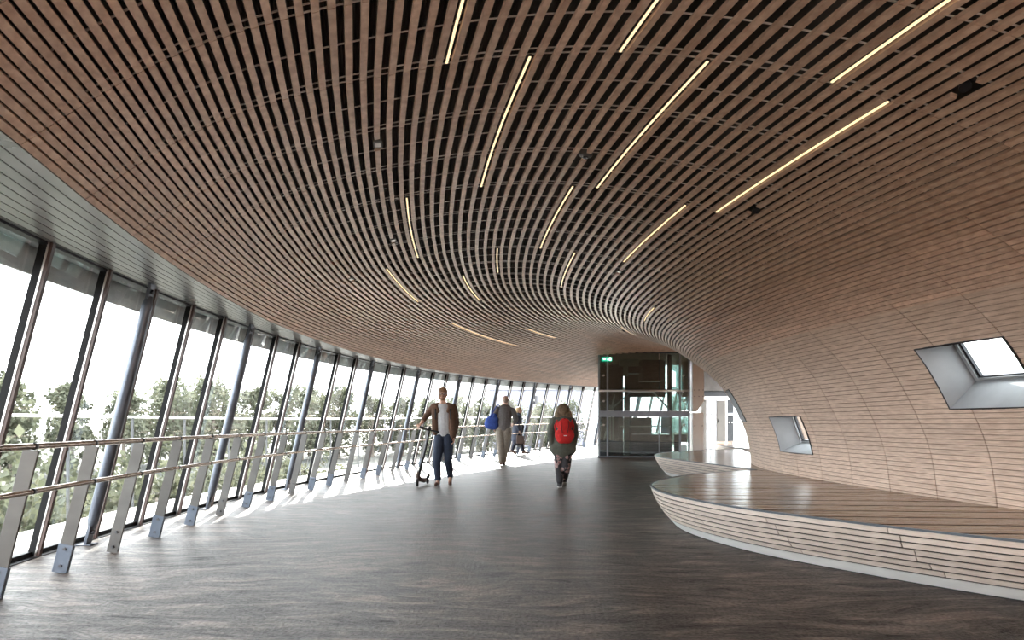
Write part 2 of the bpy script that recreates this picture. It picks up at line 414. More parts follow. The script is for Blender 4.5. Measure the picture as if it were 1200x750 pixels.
# windows of the core: splayed grey lining, inner sash, pane
def core_window(n,w_,depth,lab,shrink=(.30,.30,.22,.30)):
    p0,p1,v0,v1=w_
    root=empty('window_%d'%n,surf((p0+p1)/2,(v0+v1)/2),label=lab,kind='structure')
    T=[surf(p0,v0),surf(p1,v0),surf(p1,v1),surf(p0,v1)]
    T=[Vector(t) for t in T]
    nrm=(T[1]-T[0]).cross(T[3]-T[0]).normalized()
    cen=sum(T,Vector())/4
    if nrm.dot(cen-Vector((0,8,1.5)))<0: nrm=-nrm
    # outer corners -> inner corners, smaller and set back
    e1=(T[1]-T[0]); e2=(T[3]-T[0])
    sl_,sr_,st_,sb_=shrink
    def inner(fu,fv):   # bilinear
        return (T[0]*(1-fu)*(1-fv)+T[1]*fu*(1-fv)+T[2]*fu*fv+T[3]*(1-fu)*fv)
    Q=[inner(sl_,st_),inner(1-sr_,st_),inner(1-sr_,1-sb_),inner(sl_,1-sb_)]
    Q=[q+nrm*depth for q in Q]
    lin=MB(); edge=MB(); NS=8
    cor=[(p0,v0),(p1,v0),(p1,v1),(p0,v1)]
    for k in range(4):
        (pa,va),(pb,vb)=cor[k],cor[(k+1)%4]
        for s_ in range(NS):
            P_=[]
            for t in (s_/NS,(s_+1)/NS):
                a=Vector(surf(pa+(pb-pa)*t,va+(vb-va)*t,-.010)); c=Q[k]*(1-t)+Q[(k+1)%4]*t; P_.append((a,c))
            (a,c),(a2,c2)=P_; o=(a+a2)/2-cen; o=(o-nrm*o.dot(nrm)).normalized()*.012
            lin.hexa([a,a2,c2,c,a+o,a2+o,c2+o,c+o])
            n3=nrm*.03; edge.hexa([a-nrm*.002,a2-nrm*.002,a2+o*1.3-nrm*.002,a+o*1.3-nrm*.002,a+n3,a2+n3,a2+o*1.3+n3,a+o*1.3+n3])
    fix(lin.build('window_lining',M['frame'],root),root)
    fix(edge.build('window_edge_trim',M['dark'],root),root)
    def ring(P,wd,th,off,name,m_):
        mb=MB(); c_=sum(P,Vector())/4
        for k in range(4):
            a,b=P[k],P[(k+1)%4]
            ia=a+(c_-a).normalized()*wd*1.41; ib=b+(c_-b).normalized()*wd*1.41
            mb.hexa([a+nrm*off,b+nrm*off,ib+nrm*off,ia+nrm*off,a+nrm*(off+th),b+nrm*(off+th),ib+nrm*(off+th),ia+nrm*(off+th)])
        return fix(mb.build(name,m_,root),root)
    sz=min((Q[1]-Q[0]).length,(Q[3]-Q[0]).length)
    ring(Q,sz*.07,.05,-.03,'window_frame',M['alu'])
    c_=sum(Q,Vector())/4; R=[q+(c_-q).normalized()*sz*.10 for q in Q]
    sash=ring(R,sz*.045,.03,-.012,'window_sash',M['dark'])
    pn=MB(); pn.add([r+nrm*.006 for r in R]+[r+nrm*.012 for r in R],[(0,1,2,3),(7,6,5,4),(0,1,5,4),(1,2,6,5),(2,3,7,6),(3,0,4,7)])
    fix(pn.build('pane',M['glass'],root),root)
    # handle at the head of the sash
    h=MB(); hp=(Q[0]+Q[1])/2+(c_-(Q[0]+Q[1])/2).normalized()*.012-nrm*.05
    h.tube([hp-e1.normalized()*.05,hp+e1.normalized()*.05],.008); h.ball(hp,.014)
    fix(h.build('window_handle',M['bolt'],root),root)
    # outer flashing slats beyond the pane
    lv=MB()
    for k in range(4):
        f=.12+.25*k; a=R[0]*(1-f)+R[1]*f; b=R[3]*(1-f)+R[2]*f
        lv.bar(a+nrm*.5,b+nrm*.5,.035,.05,side=e1)
    fix(lv.build('outer_bar',M['steel'],root),root)
core_window(1,WIN[0],.30,'large tilted rectangular window in a deep splayed grey lining, upper right',(.02,.12,.10,.22))
core_window(2,WIN[1],.28,'small square window in a grey lining low in the timber wall',(.02,.16,.06,.12))
core_window(3,WIN[2],.25,'narrow window seen edge-on where the timber wall turns away')

# ------------------------------------------------------------------ left wall: inclined glass facade
wall_left=empty('wall_left',(-4.4,9,0),label='inclined curved glass facade with slim mullions',kind='structure')
LEAN=.63; HG=2.6
MPH=[-.0865+k*.0288 for k in range(-9,36)]     # one mullion about every 0.95 m
def nrm_in(phi):
    o=O(phi); i=I(phi); 
    v=Vector((math.cos(phi)*1.0,-math.sin(phi),0)); return v
def facade(phi,h,off=0):
    """point on the facade at height h; off moves it into the hall"""
    o=O(phi); n=nrm_in(phi); d=LEAN*h/HG+off
    x=o[0]+n.x*d; y=o[1]+n.y*d
    return Vector((x,y,h+zf(o[1])))
def tang(phi): return Vector((math.sin(phi),math.cos(phi),0))
for n_,phi in enumerate(MPH):
    t=tang(phi)
    mb=MB(); mb.bar(facade(phi,0,0),facade(phi,HG,0),.045,.058,side=t)
    m=fix(mb.build('mullion',M['mull'],wall_left),wall_left)
    mb=MB(); mb.bar(facade(phi,0,.038),facade(phi,HG,.038),.050,.014,side=t); mb.build('mullion_cap',M['mullc'],m)
    mb=MB(); mb.bar(facade(phi,0,.058),facade(phi,HG,.058),.040,.024,side=t); mb.build('mullion_edge',M['cap'],m)
for a,b in zip(MPH,MPH[1:]):
    mb=MB(); q=[facade(a,.02,-.03),facade(b,.02,-.03),facade(b,HG+.05,-.03),facade(a,HG+.05,-.03)]
    mb.add(q,[(0,1,2,3)])
    fix(mb.build('pane',M['glass'],wall_left),wall_left)
sill=MB()
for a,b in zip(MPH,MPH[1:]):
    for (f0,f1,h0,h1) in ((-.07,.015,-.02,.05),):
        P=[facade(a,0,f0),facade(a,0,f1),facade(b,0,f1),facade(b,0,f0)]
        sill.hexa([p+Vector((0,0,h0)) for p in P]+[p+Vector((0,0,h1)) for p in P])
fix(sill.build('bottom_rail',M['mull'],wall_left),wall_left)
hd=MB()
for a,b in zip(MPH,MPH[1:]):
    P=[facade(a,HG,-.09),facade(a,HG,.03),facade(b,HG,.03),facade(b,HG,-.09)]
    hd.hexa([p+Vector((0,0,-.02)) for p in P]+[p+Vector((0,0,.04)) for p in P])
fix(hd.build('head_rail',M['dark'],wall_left),wall_left)
# fascia band of the roof edge hanging outside the head of the glass
fa=MB()
for a,b in zip(MPH,MPH[1:]):
    P=[facade(a,HG-.17,-.30),facade(a,HG-.17,-.27),facade(b,HG-.17,-.27),facade(b,HG-.17,-.30)]
    Q=[facade(a,HG+.06,-.30),facade(a,HG+.06,-.27),facade(b,HG+.06,-.27),facade(b,HG+.06,-.30)]
    fa.hexa(P+Q)
M['fascia']=noisy('zinc_fascia',(.42,.43,.43),(.58,.58,.57),(2,2,5),(.4,.6),metal=.3)
fix(fa.build('fascia_panel',M['fascia'],wall_left),wall_left)
trim_1=MB()
for a,b in zip(MPH,MPH[1:]):
    P=[facade(a,0,.012),facade(a,0,.07),facade(b,0,.07),facade(b,0,.012)]
    trim_1.hexa([p+Vector((0,0,-.01)) for p in P]+[p+Vector((0,0,.008)) for p in P])
tag(trim_1.build('trim_1',M['dark']),'thin dark joint strip along the foot of the glass',kind='structure')

wf=MB(); wf.box((-5.4,-2.75,-.1),(8,-2.6,4.2)); wfo=wf.build('light_block_wall',M['clad']); tag(wfo,'unseen timber wall added behind the viewpoint to block light from the open end',kind='structure')  # unseen wall, added to block daylight from the open end of the hall
# leaning round columns, one every three bays
COLP=[-.068+k*.0864 for k in range(-2,11)]
def column(phi,lab):
    root=empty('column',facade(phi,0,.16),label=lab,cat='column',group='leaning round columns along the glass')
    a=facade(phi,0,.16); b=facade(phi,HG,.16); ax=(b-a).normalized(); t=tang(phi)
    mb=MB(); mb.tube([a+ax*.15,a+ax*.24,a+ax*1.35,b-ax*.24,b-ax*.13],.045,20,rs=[.030,.050,.056,.050,.030]); fix(mb.build('shaft',M['steel'],root,smooth=True),root)
    mb=MB(); mb.bar(a,a+ax*.2,.095,.03,side=t); mb.bar(a+Vector((0,0,.0)),a+Vector((0,0,.012)),.14,.14,side=t); fb=fix(bevel(mb.build('foot_bracket',M['steel'],root)),root)
    mb=MB(); n=nrm_in(phi)
    mb.tube([a+ax*.13-n*.03,a+ax*.13+n*.035],.024,12); p=mb.build('pin',M['bolt'],fb); 
    mb=MB(); mb.bar(b-ax*.16,b-ax*.005,.10,.03,side=t); fh=fix(bevel(mb.build('head_bracket',M['steel'],root)),root)
    mb=MB(); mb.tube([b-ax*.09-n*.03,b-ax*.09+n*.035],.024,12); p2=mb.build('pin',M['bolt'],fh)
    return root
COL_LAB=['near','second','third','fourth','fifth','sixth','seventh','eighth','ninth','tenth','eleventh','twelfth','thirteenth','fourteenth']
vis=[p for p in COLP if O(p)[1]>5.0]
for phi in vis:
    k=vis.index(phi)
    column(phi,'leaning round blue-grey steel column, %s from the left edge of the picture'%(['first']+COL_LAB[1:])[k])

# ------------------------------------------------------------------ handrail
OFFR=.62
hr=empty('handrail',facade(.0,0,OFFR),label='long double-tube handrail on leaning flat posts along the glass',cat='handrail')
PP=[-.135+.0266*k for k in range(0,31)]
POSTS=[]
def rp_(phi,h): return facade(phi,h,OFFR)
for k,phi in enumerate(PP[0:]):
    t=tang(phi)*.98+nrm_in(phi)*.0
    side=(nrm_in(phi)*.18+tang(phi)).normalized()
    # the flat of the post faces along the rail
    a=rp_(phi,0); b=rp_(phi,1.02); ax=(b-a).normalized()
    flat=nrm_in(phi)
    mb=MB(); mb.bar(a+ax*.0,b,.10,.022,side=flat)
    ps=fix(bevel(mb.build('post',M['post'],hr)),hr); POSTS.append(ps)
    if k%3!=2:
        mb=MB(); mb.bar(a,a+ax*.235,.112,.04,side=flat); bevel(mb.build('post_shoe',M['shoe_plate'],ps))
    for h in (.06,.20):
        mb=MB(); c=a+ax*h; nn=ax.cross(flat).normalized(); mb.tube([c-nn*.032,c+nn*.032],.012,10); mb.build('bolt',M['bolt'],ps)
fine=[PP[0]-.08+ .0133*k for k in range(0,67)]
fine=[p for p in fine if p<=PP[-1]+.01]
mb=MB(); mb.tube([rp_(p,1.045)+nrm_in(p)*.01 for p in fine],.022,12); fix(mb.build('top_rail',M['rail'],hr,smooth=True),hr)
mb=MB(); mb.tube([rp_(p,.735)+nrm_in(p)*.075 for p in fine],.019,12); fix(mb.build('lower_rail',M['rail'],hr,smooth=True),hr)
for p,ps in zip(PP,POSTS):
    for h,o_ in ((1.045,.01),(.735,.075)):
        c=rp_(p,h)+nrm_in(p)*o_; d=tang(p); mb=MB(); mb.tube([c-d*.018,c+d*.018],.0245 if h>1 else .0215,12); mb.build('rail_clamp',M['dark'],ps,smooth=True)

# ------------------------------------------------------------------ ceiling lights: one linear lamp per slot
def snap(v): 
    return min(((p+SW+q)/2 for p,q in zip(SLV,SLV[1:])),key=lambda t:abs(t-v))
places=['slot at the top edge of the picture, left of centre','long slot above the hall centre','short slot at the top edge right of centre','long slot right of centre','slot at the top edge far right','longest slot on the right above the timber wall','slot further back right of centre','slot beyond the centre of the vault','slot on the left flank of the vault','slot low on the left flank','short slot between the long central ones','small slot near the core','far slot over the handrail','short far slot before the lift','thin slot left of the far centre','far slot in the tight bend','farthest short slot over the lift']
for (v,a,b),pl in zip(LIGHTS,places):
    v=snap(v)
    root=empty('linear_light',surf((a+b)/2,v,.02),label='warm LED strip between slats, '+pl,cat='ceiling light',group='linear lamps in the slatted vault')
    n=max(3,int((b-a)/.0131)); mb=MB(); hb=MB()
    ps_=[a+.0006+(b-a-.0012)*k/n for k in range(n+1)]
    for p,q in zip(ps_,ps_[1:]):
        strip(mb,v-.007,v+.007,p,q,.004,.012)
        strip(hb,v-.0105,v+.0105,p,q,.012,.026)
    fix(mb.build('diffuser',M['lamp'],root),root); fix(hb.build('housing',M['dark'],root),root)
# small fittings set into cut slats
flab={(-.0895,3.76):('smoke_detector','round grey detector in a gap cut in the slats near the centre'),(-.1533,5.37):('spotlight','dark spotlight block among the slats at the upper right'),
 (-.1092,1.994):('junction_box','small pale junction box in a gap of the slats, upper left'),(-.0749,5.411):('spotlight','dark spotlight beside the long lamp on the right'),
 (.25,5.1):('spotlight','dark spotlight low over the lift'),(-.02,2.0):('junction_box','small pale junction box left of the vault centre'),
 (.03,4.95):('junction_box','small pale junction box in the vault right of centre'),(.02,1.25):('junction_box','small pale junction box low on the left side of the vault')}
for p,v,k in FIT:
    nm,lb=flab[(p,v)]
    c=Vector(surf(p,v+SW/2,.0)); up=(Vector(surf(p,v+SW/2,.1))-c).normalized(); al=(Vector(surf(p+.003,v+SW/2))-c).normalized(); ac=up.cross(al)
    # centre on the nearest slat
    root=empty(nm,c,label=lb,cat={'smoke_detector':'detector','spotlight':'spotlight','junction_box':'box'}[nm])
    mb=MB()
    if k=='ring':
        mb.tube([c-up*.012,c+up*.0,c+up*.03,c+up*.09],.05,24,rs=[.035,.055,.058,.05]); fix(mb.build('body',M['post'],root,smooth=False),root)
        mb=MB(); mb.tube([c-up*.022,c-up*.01],.022,16); fix(mb.build('sensor',M['dark'],root),root)
    elif k=='spot':
        mb.tube([c+up*.045,c-up*.005-al*.03],.03,16,rs=[.028,.032]); fix(mb.build('lamp_head',M['dark'],root),root)
        mb=MB(); mb.bar(c+up*.07,c+up*.035,.17,.05,side=al); fix(mb.build('mount',M['dark'],root),root)
    else:
        mb.bar(c+up*.06,c+up*.005,.11,.07,side=al); fix(bevel(mb.build('box_body',M['post'],root)),root)
        mb=MB(); mb.bar(c+up*.005,c+up*.0,.07,.04,side=al); fix(mb.build('cover',M['mullc'],root),root)
# ------------------------------------------------------------------ leaf-shaped timber seating platforms
def catmull(P,n=6):
    Q=[(2*P[0][0]-P[1][0],2*P[0][1]-P[1][1])]+P+[(2*P[-1][0]-P[-2][0],2*P[-1][1]-P[-2][1])]; out=[]
    for i in range(1,len(Q)-2):
        p0,p1,p2,p3=Q[i-1:i+3]
        for k in range(n):
            t=k/n; out.append(tuple(.5*((2*p1[j])+(-p0[j]+p2[j])*t+(2*p0[j]-5*p1[j]+4*p2[j]-p3[j])*t*t+(-p0[j]+3*p1[j]-3*p2[j]+p3[j])*t**3) for j in (0,1)))
    out.append(P[-1]); return out
def clip(poly,a,b,c):      # keep a*x+b*y<=c
    out=[]
    for i,p in enumerate(poly):
        q=poly[(i+1)%len(poly)]; dp=a*p[0]+b*p[1]-c; dq=a*q[0]+b*q[1]-c
        if dp<=0: out.append(p)
        if (dp<0)!=(dq<0) and dp!=dq:
            t=dp/(dp-dq); out.append((p[0]+(q[0]-p[0])*t,p[1]+(q[1]-p[1])*t))
    return out
def prism(mb,poly,z0,z1):
    if len(poly)<3: return
    A=sum(poly[i][0]*poly[(i+1)%len(poly)][1]-poly[(i+1)%len(poly)][0]*poly[i][1] for i in range(len(poly)))
    if A<0: poly=poly[::-1]
    n=len(poly); f=lambda y:zf(y)
    vs=[(x,y,z0+f(y)) for x,y in poly]+[(x,y,z1+f(y)) for x,y in poly]
    mb.add(vs,[tuple(range(n-1,-1,-1)),tuple(range(n,2*n))]+[(i,(i+1)%n,n+(i+1)%n,n+i) for i in range(n)])
def arc_in(p0,p1,n=24,inset=.012):
    out=[]
    for k in range(n+1):
        phi=p0+(p1-p0)*k/n; i=I(phi); o=O(phi); L=math.hypot(i[0]-o[0],i[1]-o[1])
        out.append((i[0]+(i[0]-o[0])/L*inset,i[1]+(i[1]-o[1])/L*inset))
    return out
PHT=.45
def gin(z): return .27*(max(0,1-z/PHT))**1.5
def platform(edge,core,label,zc,joints,over=1.0,nlay=7):
    root=empty('seating_platform',(edge[len(edge)//2][0]+.6,edge[len(edge)//2][1],0),label=label,cat='seating platform',group='leaf-shaped timber platforms at the foot of the core')
    E=catmull(edge,8)
    # resample evenly
    S=[0]
    for a,b in zip(E,E[1:]): S.append(S[-1]+math.hypot(b[0]-a[0],b[1]-a[1]))
    n=int(S[-1]/.08); R=[];j=0
    for k in range(n+1):
        s=S[-1]*k/n
        while j<len(S)-2 and S[j+1]<s: j+=1
        t=(s-S[j])/(S[j+1]-S[j]) if S[j+1]>S[j] else 0; R.append((E[j][0]+(E[j+1][0]-E[j][0])*t,E[j][1]+(E[j+1][1]-E[j][1])*t))
    for _ in range(6): R=[R[0]]+[((R[i-1][0]+2*R[i][0]+R[i+1][0])/4,(R[i-1][1]+2*R[i][1]+R[i+1][1])/4) for i in range(1,len(R)-1)]+[R[-1]]
    NN=[]
    for i in range(len(R)):
        a=R[max(0,i-1)]; b=R[min(len(R)-1,i+1)]; dx,dy=b[0]-a[0],b[1]-a[1]; L=math.hypot(dx,dy); NN.append((-dy/L,dx/L))
    # inward side is towards the core polygon
    cx=sum(p[0] for p in core)/len(core); cy=sum(p[1] for p in core)/len(core)
    mid=len(R)//2
    if NN[mid][0]*(cx-R[mid][0])+NN[mid][1]*(cy-R[mid][1])<0: NN=[(-a,-b) for a,b in NN]
    for _ in range(8): NN=[NN[0]]+[((NN[i-1][0]+NN[i][0]*2+NN[i+1][0])/4,(NN[i-1][1]+NN[i][1]*2+NN[i+1][1])/4) for i in range(1,len(NN)-1)]+[NN[-1]]
    def off(i,d,z): return (R[i][0]+NN[i][0]*d,R[i][1]+NN[i][1]*d,z+zf(R[i][1]))
    # deck boards
    poly=[(R[i][0]+NN[i][0]*.02,R[i][1]+NN[i][1]*.02) for i in range(len(R))]+core
    mb=MB(); rr=random.Random(9); c=-2.0
    ys=[p[1]+.09*p[0] for p in poly]; c0=math.floor(min(ys)/.4)*.4+.17
    while c0<max(ys):
        mb.tone=rr.random()
        q=clip(clip(poly,.09,1,c0+.352),-.09,-1,-c0)
        prism(mb,q,PHT-.004,PHT+.001); c0+=.4
    fix(mb.build('deck_boards',M['deck'],root,tone=True),root)
    mb=MB(); c0=math.floor(min(ys)/.4)*.4+.17-.4+.352
    while c0<max(ys):
        prism(mb,clip(clip(poly,.09,1,c0+.048),-.09,-1,-c0),PHT-.03,PHT-.001)
        prism(mb,clip(clip(poly,.09,1,c0+.40),-.09,-1,-c0-.048),PHT-.03,PHT-.0045); c0+=.4
    fix(mb.build('deck_base',M['gap_strip'],root),root)  # base with black strips set flush in the gaps between deck boards
    # steel edge strip on the rim
    mb=MB()
    for i in range(len(R)-1):
        mb.hexa([off(i,-.004,PHT-.012),off(i+1,-.004,PHT-.012),off(i+1,.022,PHT-.012),off(i,.022,PHT-.012),off(i,-.004,PHT+.004),off(i+1,-.004,PHT+.004),off(i+1,.022,PHT+.004),off(i,.022,PHT+.004)])
    fix(mb.build('edge_strip',M['rim'],root),root)
    # hull of stepped boards
    zp=.095; mb=MB(); bk_=MB(); h=(PHT-.014-zp)/nlay
    for L in range(nlay):
        z1=PHT-.014-h*L; z0=z1-h+.010
        mb.tone=.5
        for i in range(len(R)-1):
            s=i*.08-.035*L*1.0
            jn=[q for q in joints if abs((i*.08)-(q+.045*L))<.04]
            e0=.004 if jn else 0
            if i%1==0 and jn: mb.tone=rr.random()
            a=off(i,gin(z0)+.004,z0); b=off(i+1,gin(z0)+.004,z0); c_=off(i+1,gin(z1)-.002,z1); d=off(i,gin(z1)-.002,z1)
            if jn:
                t=.1; a=tuple(a[k]*(1-t)+b[k]*t for k in range(3)); d=tuple(d[k]*(1-t)+c_[k]*t for k in range(3))
            w_=NN[i]; ih=(w_[0]*.015,w_[1]*.015,0)
            sh=lambda p:(p[0]+ih[0],p[1]+ih[1],p[2])
            mb.add([a,b,c_,d,sh(a),sh(b),sh(c_),sh(d)],[(0,1,2,3),(7,6,5,4),(3,2,6,7),(0,4,5,1),(0,3,7,4),(1,5,6,2)])
    fix(mb.build('hull_boards',M['hull'],root,tone=True),root)
    zz=[PHT-.014,.38,.3,.22,.15,.09]
    for i in range(len(R)-1):
        for u,v in zip(zz,zz[1:]): bk_.add([off(i,gin(v)+.016,v),off(i+1,gin(v)+.016,v),off(i+1,gin(u)+.016,u),off(i,gin(u)+.016,u)],[(0,1,2,3)])
    fix(bk_.build('hull_backing',M['dark'],root),root)
    pl=MB()
    for i in range(len(R)-1):
        a=off(i,gin(.0)+.0,.012); b=off(i+1,gin(.0)+.0,.012); c_=off(i+1,gin(zp)+.006,zp); d=off(i,gin(zp)+.006,zp)
        w_=NN[i]; sh=lambda p:(p[0]+w_[0]*.03,p[1]+w_[1]*.03,p[2])
        pl.add([a,b,c_,d,sh(a),sh(b),sh(c_),sh(d)],[(0,1,2,3),(7,6,5,4),(3,2,6,7),(0,4,5,1)])
    fix(pl.build('plinth',M['plinth'],root),root)
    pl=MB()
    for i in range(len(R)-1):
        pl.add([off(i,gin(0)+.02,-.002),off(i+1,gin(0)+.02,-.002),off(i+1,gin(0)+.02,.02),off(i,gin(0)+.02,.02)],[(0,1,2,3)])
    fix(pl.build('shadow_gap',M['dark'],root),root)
    return root
edge1=[(3.95,11.1),(3.2,10.6),(2.35,9.75),(1.80,8.75),(1.64,7.9),(1.70,7.15),(1.90,6.45),(2.14,5.92),(2.42,5.48),(2.75,5.0),(3.02,4.66),(3.26,4.38),(3.75,3.95),(4.4,3.5),(5.3,3.0)]
platform(edge1,arc_in(-.225,.055),'large leaf-shaped timber platform in the right foreground with pale stepped side boards',0,[1.4,2.9,3.95,5.1,6.2,7.3,8.4,9.5])
edge2=[(3.98,11.13),(3.86,11.9),(3.66,13.1),(3.40,14.5),(3.30,15.6),(3.55,16.7),(4.4,17.9),(5.6,18.8),(6.4,19.1)]
platform(edge2,arc_in(.33,.060),'middle leaf-shaped timber platform with a white pointed prow before the glass lift',0,[1.5,3,4.5,6,7.5])
edge3=[(6.7,19.3),(6.45,20.3),(6.55,21.8),(6.85,23.2),(7.3,24.2),(8.3,24.8),(9.6,24.6),(10.6,23.6)]
platform(edge3,[(10.5,21.0),(9.6,20.2),(8.4,19.2),(7.6,18.6)],'small far pale leaf-shaped platform beside the end of the timber wall',0,[1.5,3,4.5,6])

# ------------------------------------------------------------------ glass lift
LY=22.5; LX0,LX1=2.87,5.86; LZ=zf(LY); LT=3.62; LD=25.3
lift=empty('glass_lift',((LX0+LX1)/2,LY+1.3,LZ),label='large glass lift enclosure with dark machinery inside, under the low end of the ceiling',cat='lift')
def zpx(y,Y=LY): return EYE+(497-y)*Y/800
def part(name,boxes,m,root=None,bev=.003):
    mb=MB()
    for a,b in boxes: mb.box(a,b)
    r=root or lift
    o=mb.build(name,m,r)
    return fix(o,r) if r.type=='EMPTY' else o
M['lift_frame']=noisy('blue_grey_lift_frame',(.30,.33,.38),(.36,.39,.44),(4,4,4),(.3,.4),metal=.3)
M['lift_dark']=noisy('lift_machinery_dark',(.03,.035,.04),(.07,.075,.08),(2,2,2),(.4,.6))
M['lift_blue']=mat('lift_car_dark_blue',(.03,.06,.12),.35)
M['lift_pale']=noisy('lift_pale_panel',(.52,.52,.49),(.62,.62,.58),(2,2,2),(.4,.5))
for x in (LX0,LX0+.28,LX1-.32,LX1-.02):
    part('corner_post',[((x-.03,LY,LZ),(x+.03,LY+.06,LT))],M['lift_frame'])
for x in (LX0,LX1):
    part('corner_post',[((x*1.13-.04,LD-.08,LZ),(x*1.13+.04,LD,LT))] if x==LX0 else [((x-.04,LD-.08,LZ),(x+.04,LD,LT))],M['lift_frame'])
for x0,x1 in ((LX0+.03,LX0+.25),(LX0+.31,4.84),(4.86,LX1-.35),(LX1-.29,LX1-.05)):
    for z0,z1 in ((LZ+.05,zpx(489)),(zpx(481),zpx(459.5)),(zpx(456.5),LT-.05)):
        part('glass_panel',[((x0,LY+.01,z0),(x1,LY+.025,z1))],M['lift_glass'])
for z0,z1 in ((LZ+.05,1.5),(1.66,LT-.05)):
    mb=MB(); q=[(LX0,LY+.08),(LX0+.012,LY+.08),(LX0*1.13+.012,LD-.1),(LX0*1.13,LD-.1)]; mb.hexa([(x,y,z0) for x,y in q]+[(x,y,z1) for x,y in q]); fix(mb.build('glass_panel',M['lift_glass'],lift),lift)
    part('glass_panel',[((LX1,LY+.08,z0),(LX1+.012,LD-.1,z1))],M['lift_glass'])
part('cross_beam',[((LX0,LY-.05,zpx(488.5)),(LX1,LY+.05,zpx(481.5)))],M['lift_frame'])
mb=MB(); mb.tube([(LX0-.02,LY-.06,zpx(458)),(LX1,LY-.06,zpx(458))],.035,12); fix(mb.build('silver_tube',M['stainless'],lift,smooth=True),lift)
part('threshold',[((LX0-.05,LY-.04,LZ),(LX1,LY+.12,LZ+.05))],M['steel'])
part('door_seam',[((4.835,LY-.012,LZ+.05),(4.86,LY+.04,zpx(489)))],M['lift_frame'])
part('shaft_back',[((3.36,LD-.12,LZ),(4.1,LD-.05,LT)),((LX0+1.5,LD-.12,LZ),(LX1-.7,LD-.05,1.45)),((LX0+1.3,LD-.12,2.2),(LX1-.2,LD-.05,LT))],M['lift_dark'])
part('guide_column',[((3.05,LY+.9,LZ),(3.2,LY+1.1,LT)),((LX1-.5,LY+.9,LZ),(LX1-.38,LY+1.1,LT)),((3.75,LY+1.5,LZ),(3.83,LY+1.6,LT))],M['lift_dark'])
mb=MB()
for x in (3.32,3.42): mb.tube([(x,LY+.6,LZ+.1),(x,LY+.6,zpx(474))],.035,12)
fix(mb.build('pale_pipe',M['lift_pale'],lift,smooth=True),lift)
part('pale_panel',[((3.78,LY+.5,LZ+.15),(3.98,LY+.56,zpx(463)))],M['lift_pale'])
part('pale_panel',[((3.74,LY+.4,zpx(440)),(3.90,LY+.46,zpx(424)))],M['lift_pale'])
part('pale_panel',[((3.60,LY+.4,zpx(428)),(4.25,LY+.46,zpx(419)))],M['lift_pale'])
part('machinery_block',[((3.85,LY+.5,zpx(436)),(4.35,LY+1.2,zpx(429))),((4.4,LY+.5,zpx(445)),(5.1,LY+1.2,zpx(420))),((3.1,LY+.6,zpx(454)),(3.6,LY+1.2,zpx(442))),((4.0,LY+.6,zpx(458)),(4.9,LY+1.2,zpx(450)))],M['lift_dark'])
part('lift_car',[((3.95,LY+.35,LZ+.04),(5.35,LY+1.7,LZ+.75)),((3.95,LY+.35,LZ+.75),(4.02,LY+1.7,1.5)),((5.28,LY+.35,LZ+.75),(5.35,LY+1.7,1.5)),((3.95,LY+.35,1.5),(5.35,LY+1.7,1.62))],M['lift_blue'])
part('lower_plinth',[((LX0+.05,LY+.2,LZ),(3.7,LY+.26,LZ+.55)),((5.4,LY+.2,LZ),(LX1-.04,LY+.26,LZ+.75))],M['lift_blue'])
part('inner_rail',[((3.6,LY+.3,zpx(500.5)),(5.3,LY+.33,zpx(499)))],M['stainless'])
mb=MB()     # diagonal braces seen through the glass
for a,b in (((3.3,1.65),(4.0,2.25)),((5.4,1.65),(4.8,2.3)),((3.1,.5),(3.5,2.2))):
    mb.bar((a[0],LY+.75,a[1]),(b[0],LY+.75,b[1]),.05,.05,side=(1,0,-1))
fix(mb.build('diagonal_brace',M['stainless'],lift),lift)
for x in (LX0+.15,LX1-.2):
    for z in (zpx(470),zpx(498),zpx(458),zpx(440)):
        mb=MB(); mb.tube([(x,LY-.04,z),(x,LY+.12,z)],.035,12); mb.bar((x-.1,LY+.06,z-.03),(x+.1,LY+.06,z+.03),.02,.02,side=(0,0,1)); fix(mb.build('glass_fixing',M['stainless'],lift),lift)
# head beam of the lift
part('head_beam',[((LX0-.03,LY-.02,LT-.08),(LX1+.02,LY+.08,LT))],M['lift_dark'])

# exit sign: green with arrow, doorway and running figure
sg=empty('exit_sign',(3.07,LY-.14,zpx(424)),label='small green exit sign with running figure at the top left of the lift',cat='sign')
M['green']=emit('sign_green',(.01,.22,.12),.5); M['signw']=emit('sign_white',(.8,.95,.88),.7)
part('sign_panel',[((2.95,LY-.16,zpx(423.7)),(3.28,LY-.12,zpx(419)))],M['green'],sg)
zc=zpx(421.3); mb=MB()
mb.add([(2.975,LY-.163,zc),(3.02,LY-.163,zc+.035),(3.02,LY-.163,zc+.014),(3.07,LY-.163,zc+.014),(3.07,LY-.163,zc-.014),(3.02,LY-.163,zc-.014),(3.02,LY-.163,zc-.035)],[(0,6,5,4,3,2,1)])
fix(mb.build('arrow',M['signw'],sg),sg)
mb=MB(); y0=LY-.164
mb.box((3.18,y0,zc-.05),(3.245,y0+.002,zc+.05))
fix(mb.build('doorway',M['signw'],sg),sg)
mb=MB()
for a,b,r in (((3.15,zc+.03),(3.15,zc+.031),.012),((3.147,zc+.018),(3.14,zc-.01),.008),((3.14,zc-.01),(3.16,zc-.03),.006),((3.14,zc-.01),(3.115,zc-.035),.006),((3.147,zc+.012),(3.17,zc+.004),.005),((3.147,zc+.012),(3.12,zc+.002),.005)):
    mb.tube([(a[0],y0-.004,a[1]),(b[0],y0-.004,b[1]+.0005)],r,8)
fix(mb.build('running_figure',M['signw'],sg),sg)

